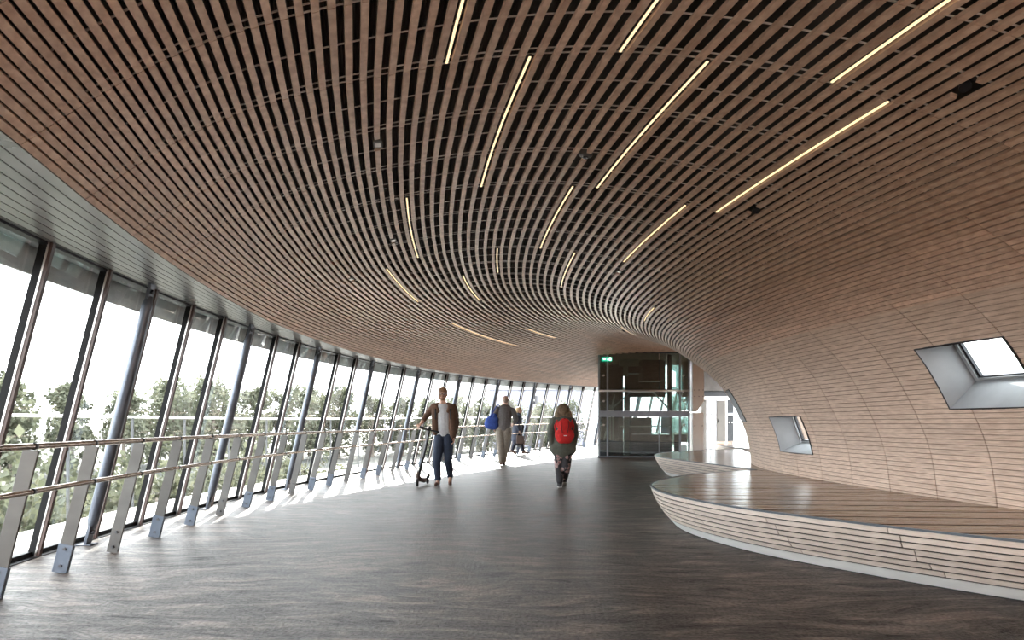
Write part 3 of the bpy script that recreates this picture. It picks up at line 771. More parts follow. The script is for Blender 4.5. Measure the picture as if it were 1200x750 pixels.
# stainless clad pillar right of the lift, with rivets and a notch
pr=empty('clad_pillar',(6.1,LY+.1,LZ),label='riveted stainless clad pillar standing right of the glass lift',cat='pillar')
def px_poly(name,pts,Y,th,m,root):
    P=[(EYE*0+(x-600)/800*Y,zpx(y,Y)) for x,y in pts]; mb=MB(); n=len(P)
    mb.add([(x,Y,z) for x,z in P]+[(x,Y+th,z) for x,z in P],[tuple(range(n)),tuple(range(2*n-1,n-1,-1))]+[(i,i+n,(i+1)%n+n,(i+1)%n) for i in range(n)])
    return fix(mb.build(name,m,root),root)
px_poly('upper_cladding',[(811.6,404),(825,404),(825.2,470),(817,482.5),(811.6,482.5)],LY-.2,.5,M['stainless'],pr)
px_poly('lower_cladding',[(812,483.5),(824.6,483.5),(824.6,530),(812,530)],LY-.2,.5,M['stainless'],pr)
for yy,xs in ((457,(814,819,824)),(464.5,(814,819,824)),(499,(814,823))):
    for x in xs:
        X=(x-600)/800*(LY-.2); z=zpx(yy,LY-.2); mb=MB(); mb.tube([(X,LY-.215,z),(X,LY-.195,z)],.016,10); fix(mb.build('rivet',M['bolt'],pr),pr)

# ------------------------------------------------------------------ far lobby wall right of the lift
BY=28.0
wb=empty('wall_back',(8.5,BY,zf(BY)),label='concrete lintel and framed lobby front beyond the lift',kind='structure')
def bx(name,x0,x1,y0,y1,m,root=wb,dy=0,th=.2):
    return part(name,[(((x0-600)/800*BY,BY+dy,zpx(y1,BY)),((x1-600)/800*BY,BY+dy+th,zpx(y0,BY)))],m,root)
M['conc2']=noisy('stained_concrete',(.16,.15,.14),(.24,.225,.21),(2,2,2),(.6,.8),bump=.1)
bx('concrete_lintel',800,885,415,458,M['conc2'])
part('lobby_sky_block',[((4.6,25.4,3.75),(13,29.5,3.95))],M['conc2'],wb)  # slab added to keep direct sky light off the lobby front
bx('dark_recess',800,885,458,464.5,M['lift_dark'],dy=.15,th=.1)
bx('light_beam',800,856,464.5,468.5,M['stainless'],dy=-.1)
M['door']=noisy('beige_door_paint',(.20,.185,.165),(.23,.215,.19),(2,2,2),(.5,.6))
bx('side_post',822,827.5,468.5,527,M['door'])
bx('side_post',850.2,852.0,468.5,527,M['stainless'],dy=-.05)
bx('dark_panel',852,859,468,527,M['lift_dark'])
bx('blue_crossbar',852,860,484,487.5,M['lift_frame'],dy=-.08,th=.06)
bx('thin_post',859.4,860.6,468,527,M['alu'])
bx('thin_post',866.8,867.4,468,527,M['alu'])
for X in (859.6,):
    bx('glass_panel',860,895,464,527,M['glass'],dy=.05,th=.01)
for x in (856,):
    mb=MB(); X=(x-600)/800*BY
    for dx in (-.06,.06): mb.tube([(X+dx,BY-.06,zpx(495,BY)),(X+dx,BY+.02,zpx(495,BY))],.03,10)
    fix(mb.build('door_fixing',M['stainless'],wb),wb)
wd=empty('window_4',((833-600)/800*BY,BY,1),label='tall narrow far window with pale frame beside the lobby door',kind='structure')
bx('window_frame',827.6,829,468.5,527,M['alu'],wd); bx('window_frame',833,834.4,468.5,527,M['alu'],wd); bx('window_frame',838.6,840,468.5,527,M['alu'],wd); bx('window_frame',828,839,485,486,M['alu'],wd)
bx('pane',829,838.6,468.5,527,M['glass'],wd,dy=.08,th=.01)
dr=empty('door_1',((845-600)/800*BY,BY,zf(BY)),label='plain pale beige far lobby door with a dark handle',kind='structure')
bx('door_leaf',840,849.6,469,527,M['door'],dr,dy=-.04,th=.06)
dh=bx('door_handle',841,842,491.5,495,M['dark'],dr,dy=-.09,th=.04)

# ------------------------------------------------------------------ outside
def outside(phi,off,z):
    o=O(phi); n=nrm_in(phi); return (o[0]-n.x*off,o[1]-n.y*off,z)
M['ground']=noisy('pale_grass_ground',(.012,.014,.010),(.035,.036,.031),(.12,.25,1),(.9,1),detail=8)
g=MB(); g.box((-160,-60,-2.2),(160,260,-2.0)); gr=g.build('ground',M['ground']); tag(gr,'pale rough ground beyond the glass',kind='structure')
M['kerb']=noisy('white_sunlit_ledge',(.34,.335,.32),(.42,.41,.40),(2,2,2),(.7,.9))
kb=MB()
OPH=frange(-.36,1.1,.02)
for a,b in zip(OPH,OPH[1:]):
    z0=zf(O(a)[1]); z1=zf(O(b)[1])
    P=[outside(a,.05,z0-.9),outside(a,1.15,z0-.9),outside(b,1.15,z1-.9),outside(b,.05,z1-.9)]
    Q=[outside(a,.05,z0-.03),outside(a,1.15,z0-.03),outside(b,1.15,z1-.03),outside(b,.05,z1-.03)]
    kb.hexa(P+Q)
kbo=kb.build('trim_2',M['kerb']); tag(kbo,'white concrete ledge running along the outside foot of the glass',kind='structure')
orl=empty('outer_railing',outside(0,1.45,0),label='thin white outer railing on slim stanchions beyond the glass',cat='railing')
mb=MB(); mb.tube([outside(p,1.45,1.30+zf(O(p)[1])) for p in OPH],.020,8); fix(mb.build('white_rail',M['white'],orl,smooth=True),orl)
M['stn']=mat('stanchion_grey',(.09,.095,.10),.5,.3)
for k in range(0,22):
    p=-.17+.043*k; mb=MB(); z=zf(O(p)[1]); mb.bar(outside(p,1.45,-.6+z),outside(p,1.45,1.3+z),.03,.03); fix(mb.build('stanchion',M['stn'],orl),orl)
# ledge carrying the railing
lb=MB()
for a,b in zip(OPH,OPH[1:]):
    z0=zf(O(a)[1]); z1=zf(O(b)[1])
    P=[outside(a,1.15,z0-2.1),outside(a,1.6,z0-2.1),outside(b,1.6,z1-2.1),outside(b,1.15,z1-2.1)]
    Q=[outside(a,1.15,z0-.6),outside(a,1.6,z0-.6),outside(b,1.6,z1-.6),outside(b,1.15,z1-.6)]
    lb.hexa(P+Q)
lbo=lb.build('trim_3',M['conc']); tag(lbo,'lower grey ledge beneath the outer railing',kind='structure')
# trees
def leafmat(name,c1,c2):
    m=noisy(name,c1,c2,(1.2,1.2,1.2),(.7,.9)); b=m.node_tree.nodes['Principled BSDF']
    t=N(m,'ShaderNodeBsdfTranslucent'); mx=N(m,'ShaderNodeMixShader'); mx.inputs[0].default_value=.3
    rp=[n for n in m.node_tree.nodes if n.type=='VALTORGB'][0]; Lk(m,rp.outputs[0],t.inputs[0]); out=[n for n in m.node_tree.nodes if n.type=='OUTPUT_MATERIAL'][0]
    Lk(m,b.outputs[0],mx.inputs[1]); Lk(m,t.outputs[0],mx.inputs[2]); Lk(m,mx.outputs[0],out.inputs[0]); return m
M['leaf']=leafmat('haze_lightened_foliage',(.045,.052,.032),(.13,.135,.09)); M['bark']=noisy('bark',(.12,.10,.08),(.2,.17,.14),(4,4,10),(.8,.9))  # leaf colours lightened to stand for haze beyond the glass
def tree_proto(seed,h,wd_):
    r=random.Random(seed)
    root=empty('tree',(0,0,0))
    mb=MB(); mb.tube([(0,0,0),(.1,0,h*.35),(.0,.1,h*.7)],.16,8,rs=[.2,.15,.07])
    for k in range(6):
        a=r.uniform(0,6.28); z=h*r.uniform(.3,.6); mb.tube([(0,0,z),(math.cos(a)*wd_*.35,math.sin(a)*wd_*.35,z+h*.2)],.05,6,rs=[.06,.02])
    mb.build('trunk',M['bark'],root)
    mb=MB(); cl_=[]
    for k in range(34):
        a=r.uniform(0,6.28); t=r.random(); zz=h*(.10+.86*t); rad=wd_*.5*math.sqrt(max(.05,1-((t-.40)/.64)**2))*r.uniform(.3,.95)
        cl_.append((math.cos(a)*rad,math.sin(a)*rad,zz,wd_*r.uniform(.13,.22)))
    for (x,y,z,s) in cl_:
        for k in range(70):
            d=Vector((r.gauss(0,1),r.gauss(0,1),r.gauss(0,.8))).normalized()*s*r.uniform(.5,1.05); c=Vector((x,y,z))+d
            u=Vector((r.gauss(0,1),r.gauss(0,1),r.gauss(0,1))).normalized()*r.uniform(.13,.26); v=u.orthogonal().normalized()*u.length*.8
            mb.add([c-u,c-v*.7,c+u,c+v*.7],[(0,1,2,3)])
    mb.build('foliage',M['leaf'],root); return root
protos=[tree_proto(1,7,4.2),tree_proto(2,6.4,4.8),tree_proto(3,8,3.8)]
TOPS=[(-60,440),(0,436),(30,427),(60,438),(80,447),(110,450),(150,455),(200,447),(250,447),(300,455),(350,452),(375,447),(400,455),(430,462),(500,466),(560,468),(640,470),(900,470)]
tp=[]; rt=random.Random(21)
for row in (0,1):
    px=-70+row*30
    while px<665:
        d=34+max(0,px)*.075+row*7; tp.append((px,d,row)); px+=3.3*800/d*rt.uniform(.8,1.15)
used=set(); desc=['bushy round olive tree','wide low olive tree','slim tall olive tree']
order=sorted(tp,key=lambda t:t[0])
for n_,(px,d,row) in enumerate(order):
    kind=rt.randrange(3); topy=lerp_tab(TOPS,px)+rt.uniform(-2,5)+row*2
    zt=EYE+(497-topy)*d/800; hh=zt+2.0; base=[7,6.4,8][kind]
    if kind not in used: root=protos[kind]; used.add(kind)
    else:
        root=protos[kind].copy(); C.objects.link(root)
        for ch in protos[kind].children:
            c2=ch.copy(); C.objects.link(c2); c2.parent=root
    s=hh/base; root.location=((px-600)/800*d,d,-2.0); root.rotation_euler=(0,0,rt.uniform(0,6.28)); root.scale=(s*.95,s*.95,s)
    tag(root,'hazy %s in the %s row of trees beyond the glass'%(desc[kind],['front','rear'][row]),'tree','trees beyond the glass: %s, %s row'%(desc[kind],['front','rear'][row]))
def shrub_proto():
    r=random.Random(77); root=empty('shrub',(0,0,0)); mb=MB()
    for k in range(5): a=k*1.3; mb.tube([(0,0,0),(math.cos(a)*.4,math.sin(a)*.4,1.2)],.04,6,rs=[.05,.02])
    mb.build('stems',M['bark'],root); mb=MB()
    for k in range(30):
        a=r.uniform(0,6.28); q=math.sqrt(r.random())*1.25; z=.35+2.1*r.random()*(1-q*.28); s=.42
        for j in range(60):
            d=Vector((r.gauss(0,1),r.gauss(0,1),r.gauss(0,.8))).normalized()*s*r.uniform(.4,1.05); p=Vector((math.cos(a)*q,math.sin(a)*q,z))+d
            u=Vector((r.gauss(0,1),r.gauss(0,1),r.gauss(0,1))).normalized()*r.uniform(.05,.10); v=u.orthogonal().normalized()*u.length*.7; mb.add([p-u,p-v,p+u,p+v],[(0,1,2,3)])
    mb.build('foliage',M['leaf'],root); return root
sp=shrub_proto()
for k in range(17):
    if k==0: root=sp
    else:
        root=sp.copy(); C.objects.link(root)
        for ch in sp.children: c2=ch.copy(); C.objects.link(c2); c2.parent=root
    o=outside(-.13+.031*k,4.2+1.6*(k%2)+.3*(k%3),-2.0); s=rt.uniform(1.0,1.25); root.location=o; root.scale=(s,s,s); root.rotation_euler=(0,0,rt.uniform(0,6.28))
    tag(root,'bushy grey-green shrub on the slope just below the white outer railing','shrub','shrubs along the outer railing')
bl=empty('warehouse',(8,95,-2),label='long low blue-grey building beyond the glass between the walking people',cat='building')
M['ware']=noisy('blue_grey_sheet',(.22,.22,.28),(.28,.28,.34),(.5,.5,.5),(.6,.7)); 
part('building_wall',[((-3,95,-2),(10,115,6.0))],M['ware'],bl)
part('roof_edge',[((-3.3,94.7,6.0),(10.3,115,6.5))],M['conc'],bl)
for k in range(4): part('window_band',[((-1+k*2.6,94.93,1.8),(.4+k*2.6,95,3.0))],M['lift_pale'],bl)
# small sign box on a mullion, far right of the people
sx=facade(.545,1.95,.15); sb_=empty('alarm_box',sx,label='small dark box fixed high on a mullion right of the person in the navy coat',cat='box')
mb=MB(); mb.bar(sx+Vector((0,0,-.16)),sx+Vector((0,0,.16)),.2,.12,side=tang(.545)); fix(bevel(mb.build('box_body',M['dark'],sb_)),sb_)
mb=MB(); mb.bar(sx+Vector((0,-.07,-.05)),sx+Vector((0,-.07,.05)),.1,.03,side=tang(.545)); fix(mb.build('box_label',M['mullc'],sb_),sb_)

# ------------------------------------------------------------------ people
def skinmat(n,c): return noisy(n,c,tuple(x*1.12 for x in c),(30,30,30),(.45,.55))
M['skin']=skinmat('skin_warm',(.52,.31,.23)); M['skin2']=skinmat('skin_rosy',(.58,.36,.28))
def cloth(n,c,v=1.3): return noisy(n,c,tuple(min(1,x*v) for x in c),(25,25,25),(.75,.9),bump=.3)
class Fig:
    """limbs given as tapered capsules and ellipsoids, merged into one continuous surface"""
    def __init__(s,x,y,xref,yref,turn=0):
        s.root=None; s.x=x; s.y=y; s.ppm=800/y; s.xr=xref; s.yr=yref; s.z0=zf(y)
        s.parts={}
    def P(s,px,py,d=0): return Vector(((px-s.xr)/s.ppm,d,(s.yr-py)/s.ppm))
    def mesh(s): return MB()
def cap(mb,a,b,ra,rb,flat=1,nseg=6,flatdir=None):
    a=Vector(a); b=Vector(b); n=max(2,int((b-a).length/max(.012,min(ra,rb)*.35)))
    ax=(b-a).normalized()
    fd=Vector(flatdir) if flatdir is not None else Vector((0,1,0))
    z=ax; y=(fd-z*fd.dot(z)); y=y.normalized() if y.length>1e-3 else z.orthogonal().normalized(); x=y.cross(z)
    R=Matrix((x,y,z)).transposed()
    mb.ball(a,(ra,ra*flat,ra),R); mb.ball(b,(rb,rb*flat,rb),R)
    # frustum, closed
    k=14; vs=[]
    for c,r in ((a,ra),(b,rb)):
        for i in range(k):
            t=2*math.pi*i/k; vs.append(c+R@Vector((r*math.cos(t),r*flat*math.sin(t),0)))
    fs=[(i,(i+1)%k,k+(i+1)%k,k+i) for i in range(k)]+[tuple(reversed(range(k))),tuple(range(k,2*k))]
    mb.add(vs,fs)
def chain(mb,pts,rs,flat=1,flatdir=None):
    for (a,b),(ra,rb) in zip(zip(pts,pts[1:]),zip(rs,rs[1:])): cap(mb,a,b,ra,rb,flat,flatdir=flatdir)
def fuse(mb,name,m,parent,vox=.008,smooth=2):
    o=mb.build(name,m,parent,smooth=True)
    r=o.modifiers.new('fuse','REMESH'); r.mode='VOXEL'; r.voxel_size=vox; r.use_smooth_shade=True
    s=o.modifiers.new('soften','SMOOTH'); s.iterations=smooth; s.factor=.5
    return o
def hand(mb,wrist,dirn,palmn,side,curl=.5,sc=1.0):
    """palm, four unequal bent fingers, thumb leaving the side of the palm; side=+1/-1 picks the thumb side"""
    w=Vector(wrist); d=Vector(dirn).normalized(); n=Vector(palmn); n=(n-d*n.dot(d)).normalized(); u=d.cross(n)*side
    cap(mb,w,w+d*.045*sc,.024*sc,.026*sc,.6,flatdir=n)
    pc=w+d*.07*sc
    for k,(off,L) in enumerate(((.030,.072),(.010,.080),(-.010,.075),(-.029,.058))):
        r=.0092*sc; p0=pc+u*off*sc*.95-d*.03*sc; p1=pc+u*off*sc+d*.012*sc
        cap(mb,p0,p1,.0135*sc,r*1.1)
        a=curl*.8; dd=(d*math.cos(a)+n*math.sin(a)); p2=p1+dd*L*.42*sc; a2=curl*1.9; d2=(d*math.cos(a2)+n*math.sin(a2)); p3=p2+d2*L*.34*sc
        a3=curl*2.7; d3=(d*math.cos(a3)+n*math.sin(a3)); p4=p3+d3*L*.26*sc
        chain(mb,[p1,p2,p3,p4],[r*1.08,r,r*.92,r*.8])
    t0=w+d*.022*sc+u*.022*sc; t1=t0+(d*.65+u*.7+n*.25).normalized()*.036*sc; t2=t1+(d*.9+u*.2+n*.4).normalized()*.030*sc
    chain(mb,[t0,t1,t2],[.0135*sc,.0108*sc,.0088*sc])
def head(mb,c,f,h=.235,up=(0,0,1),ears=True):
    """c centre of the skull, f facing; h face height"""
    c=Vector(c); f=Vector(f).normalized(); up=Vector(up); up=(up-f*up.dot(f)).normalized(); r=f.cross(up)
    R=Matrix((r,f,up)).transposed(); k=h/.235
    mb.ball(c+up*.028*k-f*.01*k,(.077*k,.096*k,.092*k),R); mb.ball(c-up*.035*k+f*.022*k,(.060*k,.068*k,.075*k),R)
    mb.ball(c-up*.088*k+f*.050*k,(.030*k,.030*k,.024*k),R)             # chin
    cap(mb,c+up*.012*k+f*.088*k,c-up*.030*k+f*.103*k,.009*k,.014*k)     # nose
    cap(mb,c-r*.022*k-up*.052*k+f*.083*k,c+r*.022*k-up*.052*k+f*.083*k,.009*k,.009*k)   # lips
    cap(mb,c-r*.045*k+up*.030*k+f*.072*k,c+r*.045*k+up*.030*k+f*.072*k,.012*k,.012*k)   # brow
    for s_ in (-1,1):
        mb.ball(c+r*s_*.034*k-up*.018*k+f*.066*k,(.022*k,.018*k,.018*k),R)              # cheek
        mb.ball(c+r*s_*.080*k-up*.005*k-f*.008*k,(.010*k,.020*k,.031*k),R)              # ear
    return R,r,f,up,k
def eyes(c,fr,root,mw,md):
    R,r,f,up,k=fr; c=Vector(c)
    for s_ in (-1,1):
        p=c+r*s_*.031*k+up*.010*k+f*.078*k
        mb=MB(); mb.ball(p,(.012*k,.011*k,.009*k),R); o=mb.build('eye',mw,root,smooth=True)
        mb=MB(); mb.ball(p+f*.009*k,(.0055*k,.004*k,.0055*k),R); mb.build('iris',md,o,smooth=True)
M['eyew']=mat('eye_white',(.75,.73,.70),.3); M['eyed']=mat('iris_dark',(.06,.04,.03),.2)
M['hair_red']=noisy('auburn_hair',(.19,.09,.04),(.33,.17,.08),(40,40,15),(.5,.7)); M['hair_blond']=noisy('blond_hair',(.42,.28,.14),(.6,.44,.25),(40,40,15),(.5,.7)); M['hair_grey']=noisy('shaved_grey_hair',(.40,.30,.25),(.48,.36,.3),(60,60,60),(.6,.8))
M['leather']=cloth('brown_leather',(.10,.052,.033)); M['tee']=cloth('pale_grey_tee',(.50,.51,.54),1.15); M['jeans']=cloth('navy_jeans',(.018,.027,.052)); M['shoe']=cloth('brown_shoe',(.11,.06,.045))
M['grey_shirt']=cloth('charcoal_shirt',(.12,.11,.11)); M['khaki']=cloth('khaki_grey_trousers',(.22,.19,.16)); M['bag_blue']=cloth('blue_bag',(.03,.07,.30)); M['navy']=cloth('navy_coat',(.017,.021,.038))
M['parka']=cloth('olive_parka',(.075,.08,.065)); M['hood']=cloth('brown_fur_hood',(.12,.085,.055),1.8); M['red']=cloth('red_backpack',(.55,.02,.02),1.25); M['black']=cloth('black_cloth',(.02,.02,.022)); M['sole']=mat('pale_sole',(.7,.68,.65),.6)

def shoe(parent,ank,dirn,m,L=.27,lift=0,name='shoe'):
    """ank above heel; dirn the way the toe points (may tilt down)"""
    a=Vector(ank); d=Vector(dirn).normalized(); mb=MB()
    up=Vector((0,0,1)); up=(up-d*up.dot(d)).normalized()
    heel=a-up*.05-d*.035; toe=heel+d*L*.78
    cap(mb,heel,heel+d*.10,.042,.042,.9); cap(mb,heel+d*.08,toe-up*.008,.042,.032,1); cap(mb,a-up*.03,a+up*.02,.046,.050)
    o=fuse(mb,name,m,parent,.009)
    mb=MB(); s0=heel-up*.036-d*.03; s1=toe-up*.034+d*.025
    mb.bar(s0,s1,.075,.014,side=d.cross(up)); bevel(mb.build('sole',M['sole'] if m is not M['shoe'] else M['dark'],o),.005)
    return o

def P1():
    f=Fig(-1.35,13.3,520,568.5); P=f.P
    root=empty('person',((520-600)/800*13.3,13.3,zf(13.3)),label='bearded person in an open brown jacket and jeans, walking beside a scooter',cat='person')
    neck=P(519,471); hc=P(519,462.2,-.02)
    shL,shR=P(508.6,476.5),P(531.2,477); elL,elR=P(499.3,487.6,-.02),P(535,494.5,.03); haL,haR=P(494.2,497.0,-.16),P(532.6,512.0,-.05)
    hipL,hipR=P(515.5,513),P(525.2,513); knL,knR=P(512.8,539,-.12),P(525.4,538.5,-.02); anL,anR=P(513.5,562.4,-.06),P(526.6,559.5,.16)
    b=MB(); fr=head(b,hc,(0,-1,-.06),.262)
    cap(b,neck,P(519,478),.068,.08); chain(b,[P(519,483),P(519.5,498),P(520,511)],[.155,.145,.15],.68)
    chain(b,[shL,elL,haL],[.062,.045,.030]); chain(b,[shR,elR,haR],[.062,.045,.030])
    chain(b,[hipL,knL,anL],[.095,.062,.045]); chain(b,[hipR,knR,anR],[.095,.062,.045])
    cap(b,shL,shR,.068,.068,.9)
    hand(b,haL,(-.15,-1,-.05),(0,0,-1),-1,.75); hand(b,haR,(-.05,-.1,-1),(-1,.1,0),-1,.4)
    cap(b,anL,anL+Vector((0,-.12,-.05)),.035,.03); cap(b,anR,anR+Vector((0,-.1,-.07)),.035,.03)
    fuse(b,'body',M['skin'],root,.0065)
    eyes(hc,fr,root,M['eyew'],M['eyed'])
    # beard, hair, glasses
    hb=MB(); hb.ball(hc+Vector((0,.012,.062)),(.096,.11,.085)); hb.ball(hc+Vector((0,.035,.005)),(.092,.095,.09)); hb.ball(hc+Vector((.03,-.045,.10)),(.055,.05,.035)); hb.ball(hc+Vector((-.02,-.04,.105)),(.055,.05,.03))
    fuse(hb,'hair',M['hair_red'],root,.009)
    hb=MB(); hb.ball(hc+Vector((0,-.045,-.085)),(.052,.05,.043)); 
    for s_ in (-1,1): cap(hb,hc+Vector((s_*.068,-.02,-.02)),hc+Vector((s_*.045,-.05,-.075)),.018,.026)
    cap(hb,hc+Vector((-.03,-.095,-.037)),hc+Vector((.03,-.095,-.037)),.011,.011)
    fuse(hb,'beard',M['hair_red'],root,.007)
    g=MB()
    for s_ in (-1,1):
        pts=[hc+Vector((s_*.033+.024*math.cos(t*math.pi/6),-.105,.010+.019*math.sin(t*math.pi/6))) for t in range(13)]
        g.tube(pts,.0035,6); g.tube([hc+Vector((s_*.058,-.10,.014)),hc+Vector((s_*.084,-.01,.012))],.003,6)
    g.tube([hc+Vector((-.01,-.107,.014)),hc+Vector((.01,-.107,.014))],.003,6); g.build('glasses',M['dark'],root)
    # t-shirt
    t=MB(); chain(t,[P(519,481),P(519.3,495),P(520,508)],[.160,.152,.158],.72); cap(t,P(512,478.5),P(527,478.5),.075,.075,.9); cap(t,P(519,474.5),P(519,480),.07,.085,.9)
    cap(t,P(516,510),P(525,510),.12,.115,.85)
    fuse(t,'t_shirt',M['tee'],root,.010)
    # jacket: two open fronts, back, sleeves, hood folded behind the neck
    j=MB(); chain(j,[shL,P(503.5,482.5,-.01),elL,P(496.6,493,-.09)],[.074,.063,.056,.047]); chain(j,[shR,P(533.6,486,.02),elR,P(533.0,507.5,-.02)],[.074,.063,.056,.047])
    chain(j,[P(510.5,480,-.05),P(510.3,495,-.06),P(510.8,506,-.06)],[.075,.066,.070],.8)
    chain(j,[P(529.8,480,-.05),P(530.3,495,-.06),P(530.4,511,-.05)],[.074,.072,.072],.8)
    chain(j,[P(519.5,481,.07),P(519.5,495,.08),P(520,509,.08)],[.175,.165,.17],.42)
    cap(j,P(510,477,0),P(529.5,477.2,0),.078,.078,.7,); 
    cap(j,P(511.5,475.8,-.05),P(514.2,482,-.10),.040,.032); cap(j,P(527.5,475.8,-.05),P(525.6,482,-.10),.042,.034)
    cap(j,P(513,474.2,.06),P(525,474.2,.06),.052,.052)
    fuse(j,'jacket',M['leather'],root,.010)
    s=MB()
    for xa in (511.2,528.6): chain(s,[P(xa,475.2,-.02),P(xa,481,-.135),P(xa,491,-.14)],[.017,.017,.014],.6)
    fuse(s,'backpack_strap',M['black'],root,.008)
    # jeans
    q=MB(); chain(q,[hipL,knL,anL+Vector((0,0,.03))],[.118,.082,.066]); chain(q,[hipR,knR,anR+Vector((0,0,.03))],[.118,.082,.066]); cap(q,P(516.5,511),P(524,511),.125,.125,.85)
    fuse(q,'jeans',M['jeans'],root,.010)
    shoe(root,anL-Vector((0,0,.0)),(-.12,-1,-.03),M['shoe'],.29); shoe(root,anR,(.05,-.8,-.55),M['shoe'],.28)
    return root
P1()
def scooter():
    Y=13.1; k=800/Y; X0=(493-600)/800*Y
    root=empty('kick_scooter',(X0,Y,zf(Y)),label='dark electric kick scooter pushed upright by the bearded person',cat='scooter')
    def p(px,py,d=0): return ((px-493)/k,d,(568-py)/k)
    mb=MB(); mb.tube([p(491.3,556,-.12),p(498,530,-.12),p(503.5,505,-.13),p(504.2,502,-.13)],.024,12,rs=[.028,.027,.022,.02]); mb.build('steering_tube',M['dark'],root,smooth=True)
    mb=MB(); mb.tube([p(494.5,498.6,-.19),p(499,500.8,-.16),p(504.5,502,-.13),p(514.5,504.6,-.13)],.013,10); hb=mb.build('handlebar',M['dark'],root,smooth=True)
    for a,b in ((p(493.4,498.2,-.195),p(498.6,500.5,-.162)),(p(510.5,503.6,-.13),p(515.5,504.8,-.13))):
        mb=MB(); mb.tube([a,b],.02,12); mb.build('grip',M['black'],hb,smooth=True)
    mb=MB(); c=Vector(p(504,501,-.13)); mb.bar(c-Vector((.03,0,.02)),c+Vector((.03,0,.03)),.05,.05); mb.build('display',M['black'],hb)
    mb=MB(); mb.tube([p(501,499,-.13),p(499,496,-.13)],.008,8); mb.tube([p(500,500,-.2),p(503,503,-.22)],.006,8); mb.build('brake_lever',M['dark'],hb)
    M['sc']=cloth('scooter_brown_grey',(.10,.07,.06))
    mb=MB(); chain(mb,[Vector(p(491.2,556,-.12)),Vector(p(492.5,560,0)),Vector(p(494.5,562.5,.25)),Vector(p(495.5,562,.5))],[.035,.05,.05,.035],.7); cap(mb,Vector(p(490.8,552,-.12)),Vector(p(490,563,-.14)),.035,.03)
    fuse(mb,'deck_and_fork',M['sc'],root,.009)
    for a,r in ((p(490.3,563.6,-.14),.088),(p(497.2,563.4,.5),.088)):
        cc=Vector(a); cc.z=r+.003; n=28; ax=Vector((1,.1,0)).normalized(); o=Vector((0,1,0)); u=Vector((0,0,1))
        mb=MB(); mb.tube([cc+(o*math.cos(2*math.pi*t/n)+u*math.sin(2*math.pi*t/n))*(r-.024) for t in range(n+1)],.024,8,caps=False); wh=mb.build('wheel',M['black'],root,smooth=True)
        mb=MB(); mb.tube([cc-ax*.022,cc+ax*.022],.042,16); mb.build('hub',M['post'],wh)
    mb=MB(); chain(mb,[Vector(p(497.8,556,.52)),Vector(p(498.6,558,.62)),Vector(p(498.3,561,.66))],[.02,.024,.014],1); fuse(mb,'rear_mudguard',M['sc'],root,.008)
    mb=MB(); mb.tube([p(489.8,558.5,-.17),p(489.6,558.5,-.19)],.02,12); mb.build('front_lamp',M['mullc'],root)
scooter()
def P2():
    f=Fig(0,19,588,545.5); P=f.P
    root=empty('person',((588-600)/800*19.0,19.0,zf(19.0)),label='bald person seen from behind, in a charcoal shirt and khaki trousers',cat='person')
    hc=P(592.5,469.2,0); shL,shR=P(583.2,480),P(600.6,481.5); elL,elR=P(577.6,491,.02),P(604.6,491.5,.03); haL,haR=P(578.6,501,-.02),P(601.5,497.5,.22)
    hipL,hipR=P(586.2,506),P(594,506); knL,knR=P(586.8,524,-.02),P(592.6,524,.03); anL,anR=P(586.9,540.8,-.04),P(590.3,541.2,.10)
    b=MB(); head(b,hc,(.12,1,-.05),.25); cap(b,P(592.3,472.5),P(592,479),.062,.07); chain(b,[P(591.8,484),P(590.5,496),P(589.8,504)],[.165,.155,.16],.68)
    cap(b,shL,shR,.07,.07); chain(b,[shL,elL,haL],[.062,.046,.03]); chain(b,[shR,elR,haR],[.062,.046,.03])
    chain(b,[hipL,knL,anL],[.10,.065,.045]); chain(b,[hipR,knR,anR],[.10,.065,.045])
    hand(b,haL,(.05,.1,-1),(1,0,0),1,.5); hand(b,haR,(-.3,1,-.1),(-1,0,0),-1,.5)
    cap(b,anL,anL+Vector((0,.1,-.05)),.035,.03); cap(b,anR,anR+Vector((0,.1,-.05)),.035,.03)
    fuse(b,'body',M['skin2'],root,.0075)
    h=MB(); h.ball(hc+Vector((0,-.028,.0)),(.080,.084,.072)); fuse(h,'cropped_hair',M['hair_grey'],root,.009)
    s=MB(); chain(s,[P(592,482),P(591,492),P(590,501.5)],[.20,.195,.195],.70); cap(s,shL,shR,.088,.088,.85); cap(s,P(592,476),P(592,482),.078,.10)
    chain(s,[shL,P(579.8,486),elL,P(578,495)],[.088,.08,.07,.058]); chain(s,[shR,P(603.3,486.5),elR,P(603.2,495,.10)],[.088,.08,.073,.06])
    fuse(s,'shirt',M['grey_shirt'],root,.011)
    q=MB(); chain(q,[hipL,knL,anL+Vector((0,0,.02))],[.135,.098,.072]); chain(q,[hipR,knR,anR+Vector((0,0,.02))],[.135,.095,.072]); cap(q,P(586.5,504),P(593.5,504),.15,.145,.85)
    fuse(q,'trousers',M['khaki'],root,.010)
    shoe(root,anL,(-.1,1,-.02),M['shoe'],.29); shoe(root,anR,(.1,1,-.1),M['shoe'],.29)
P2()
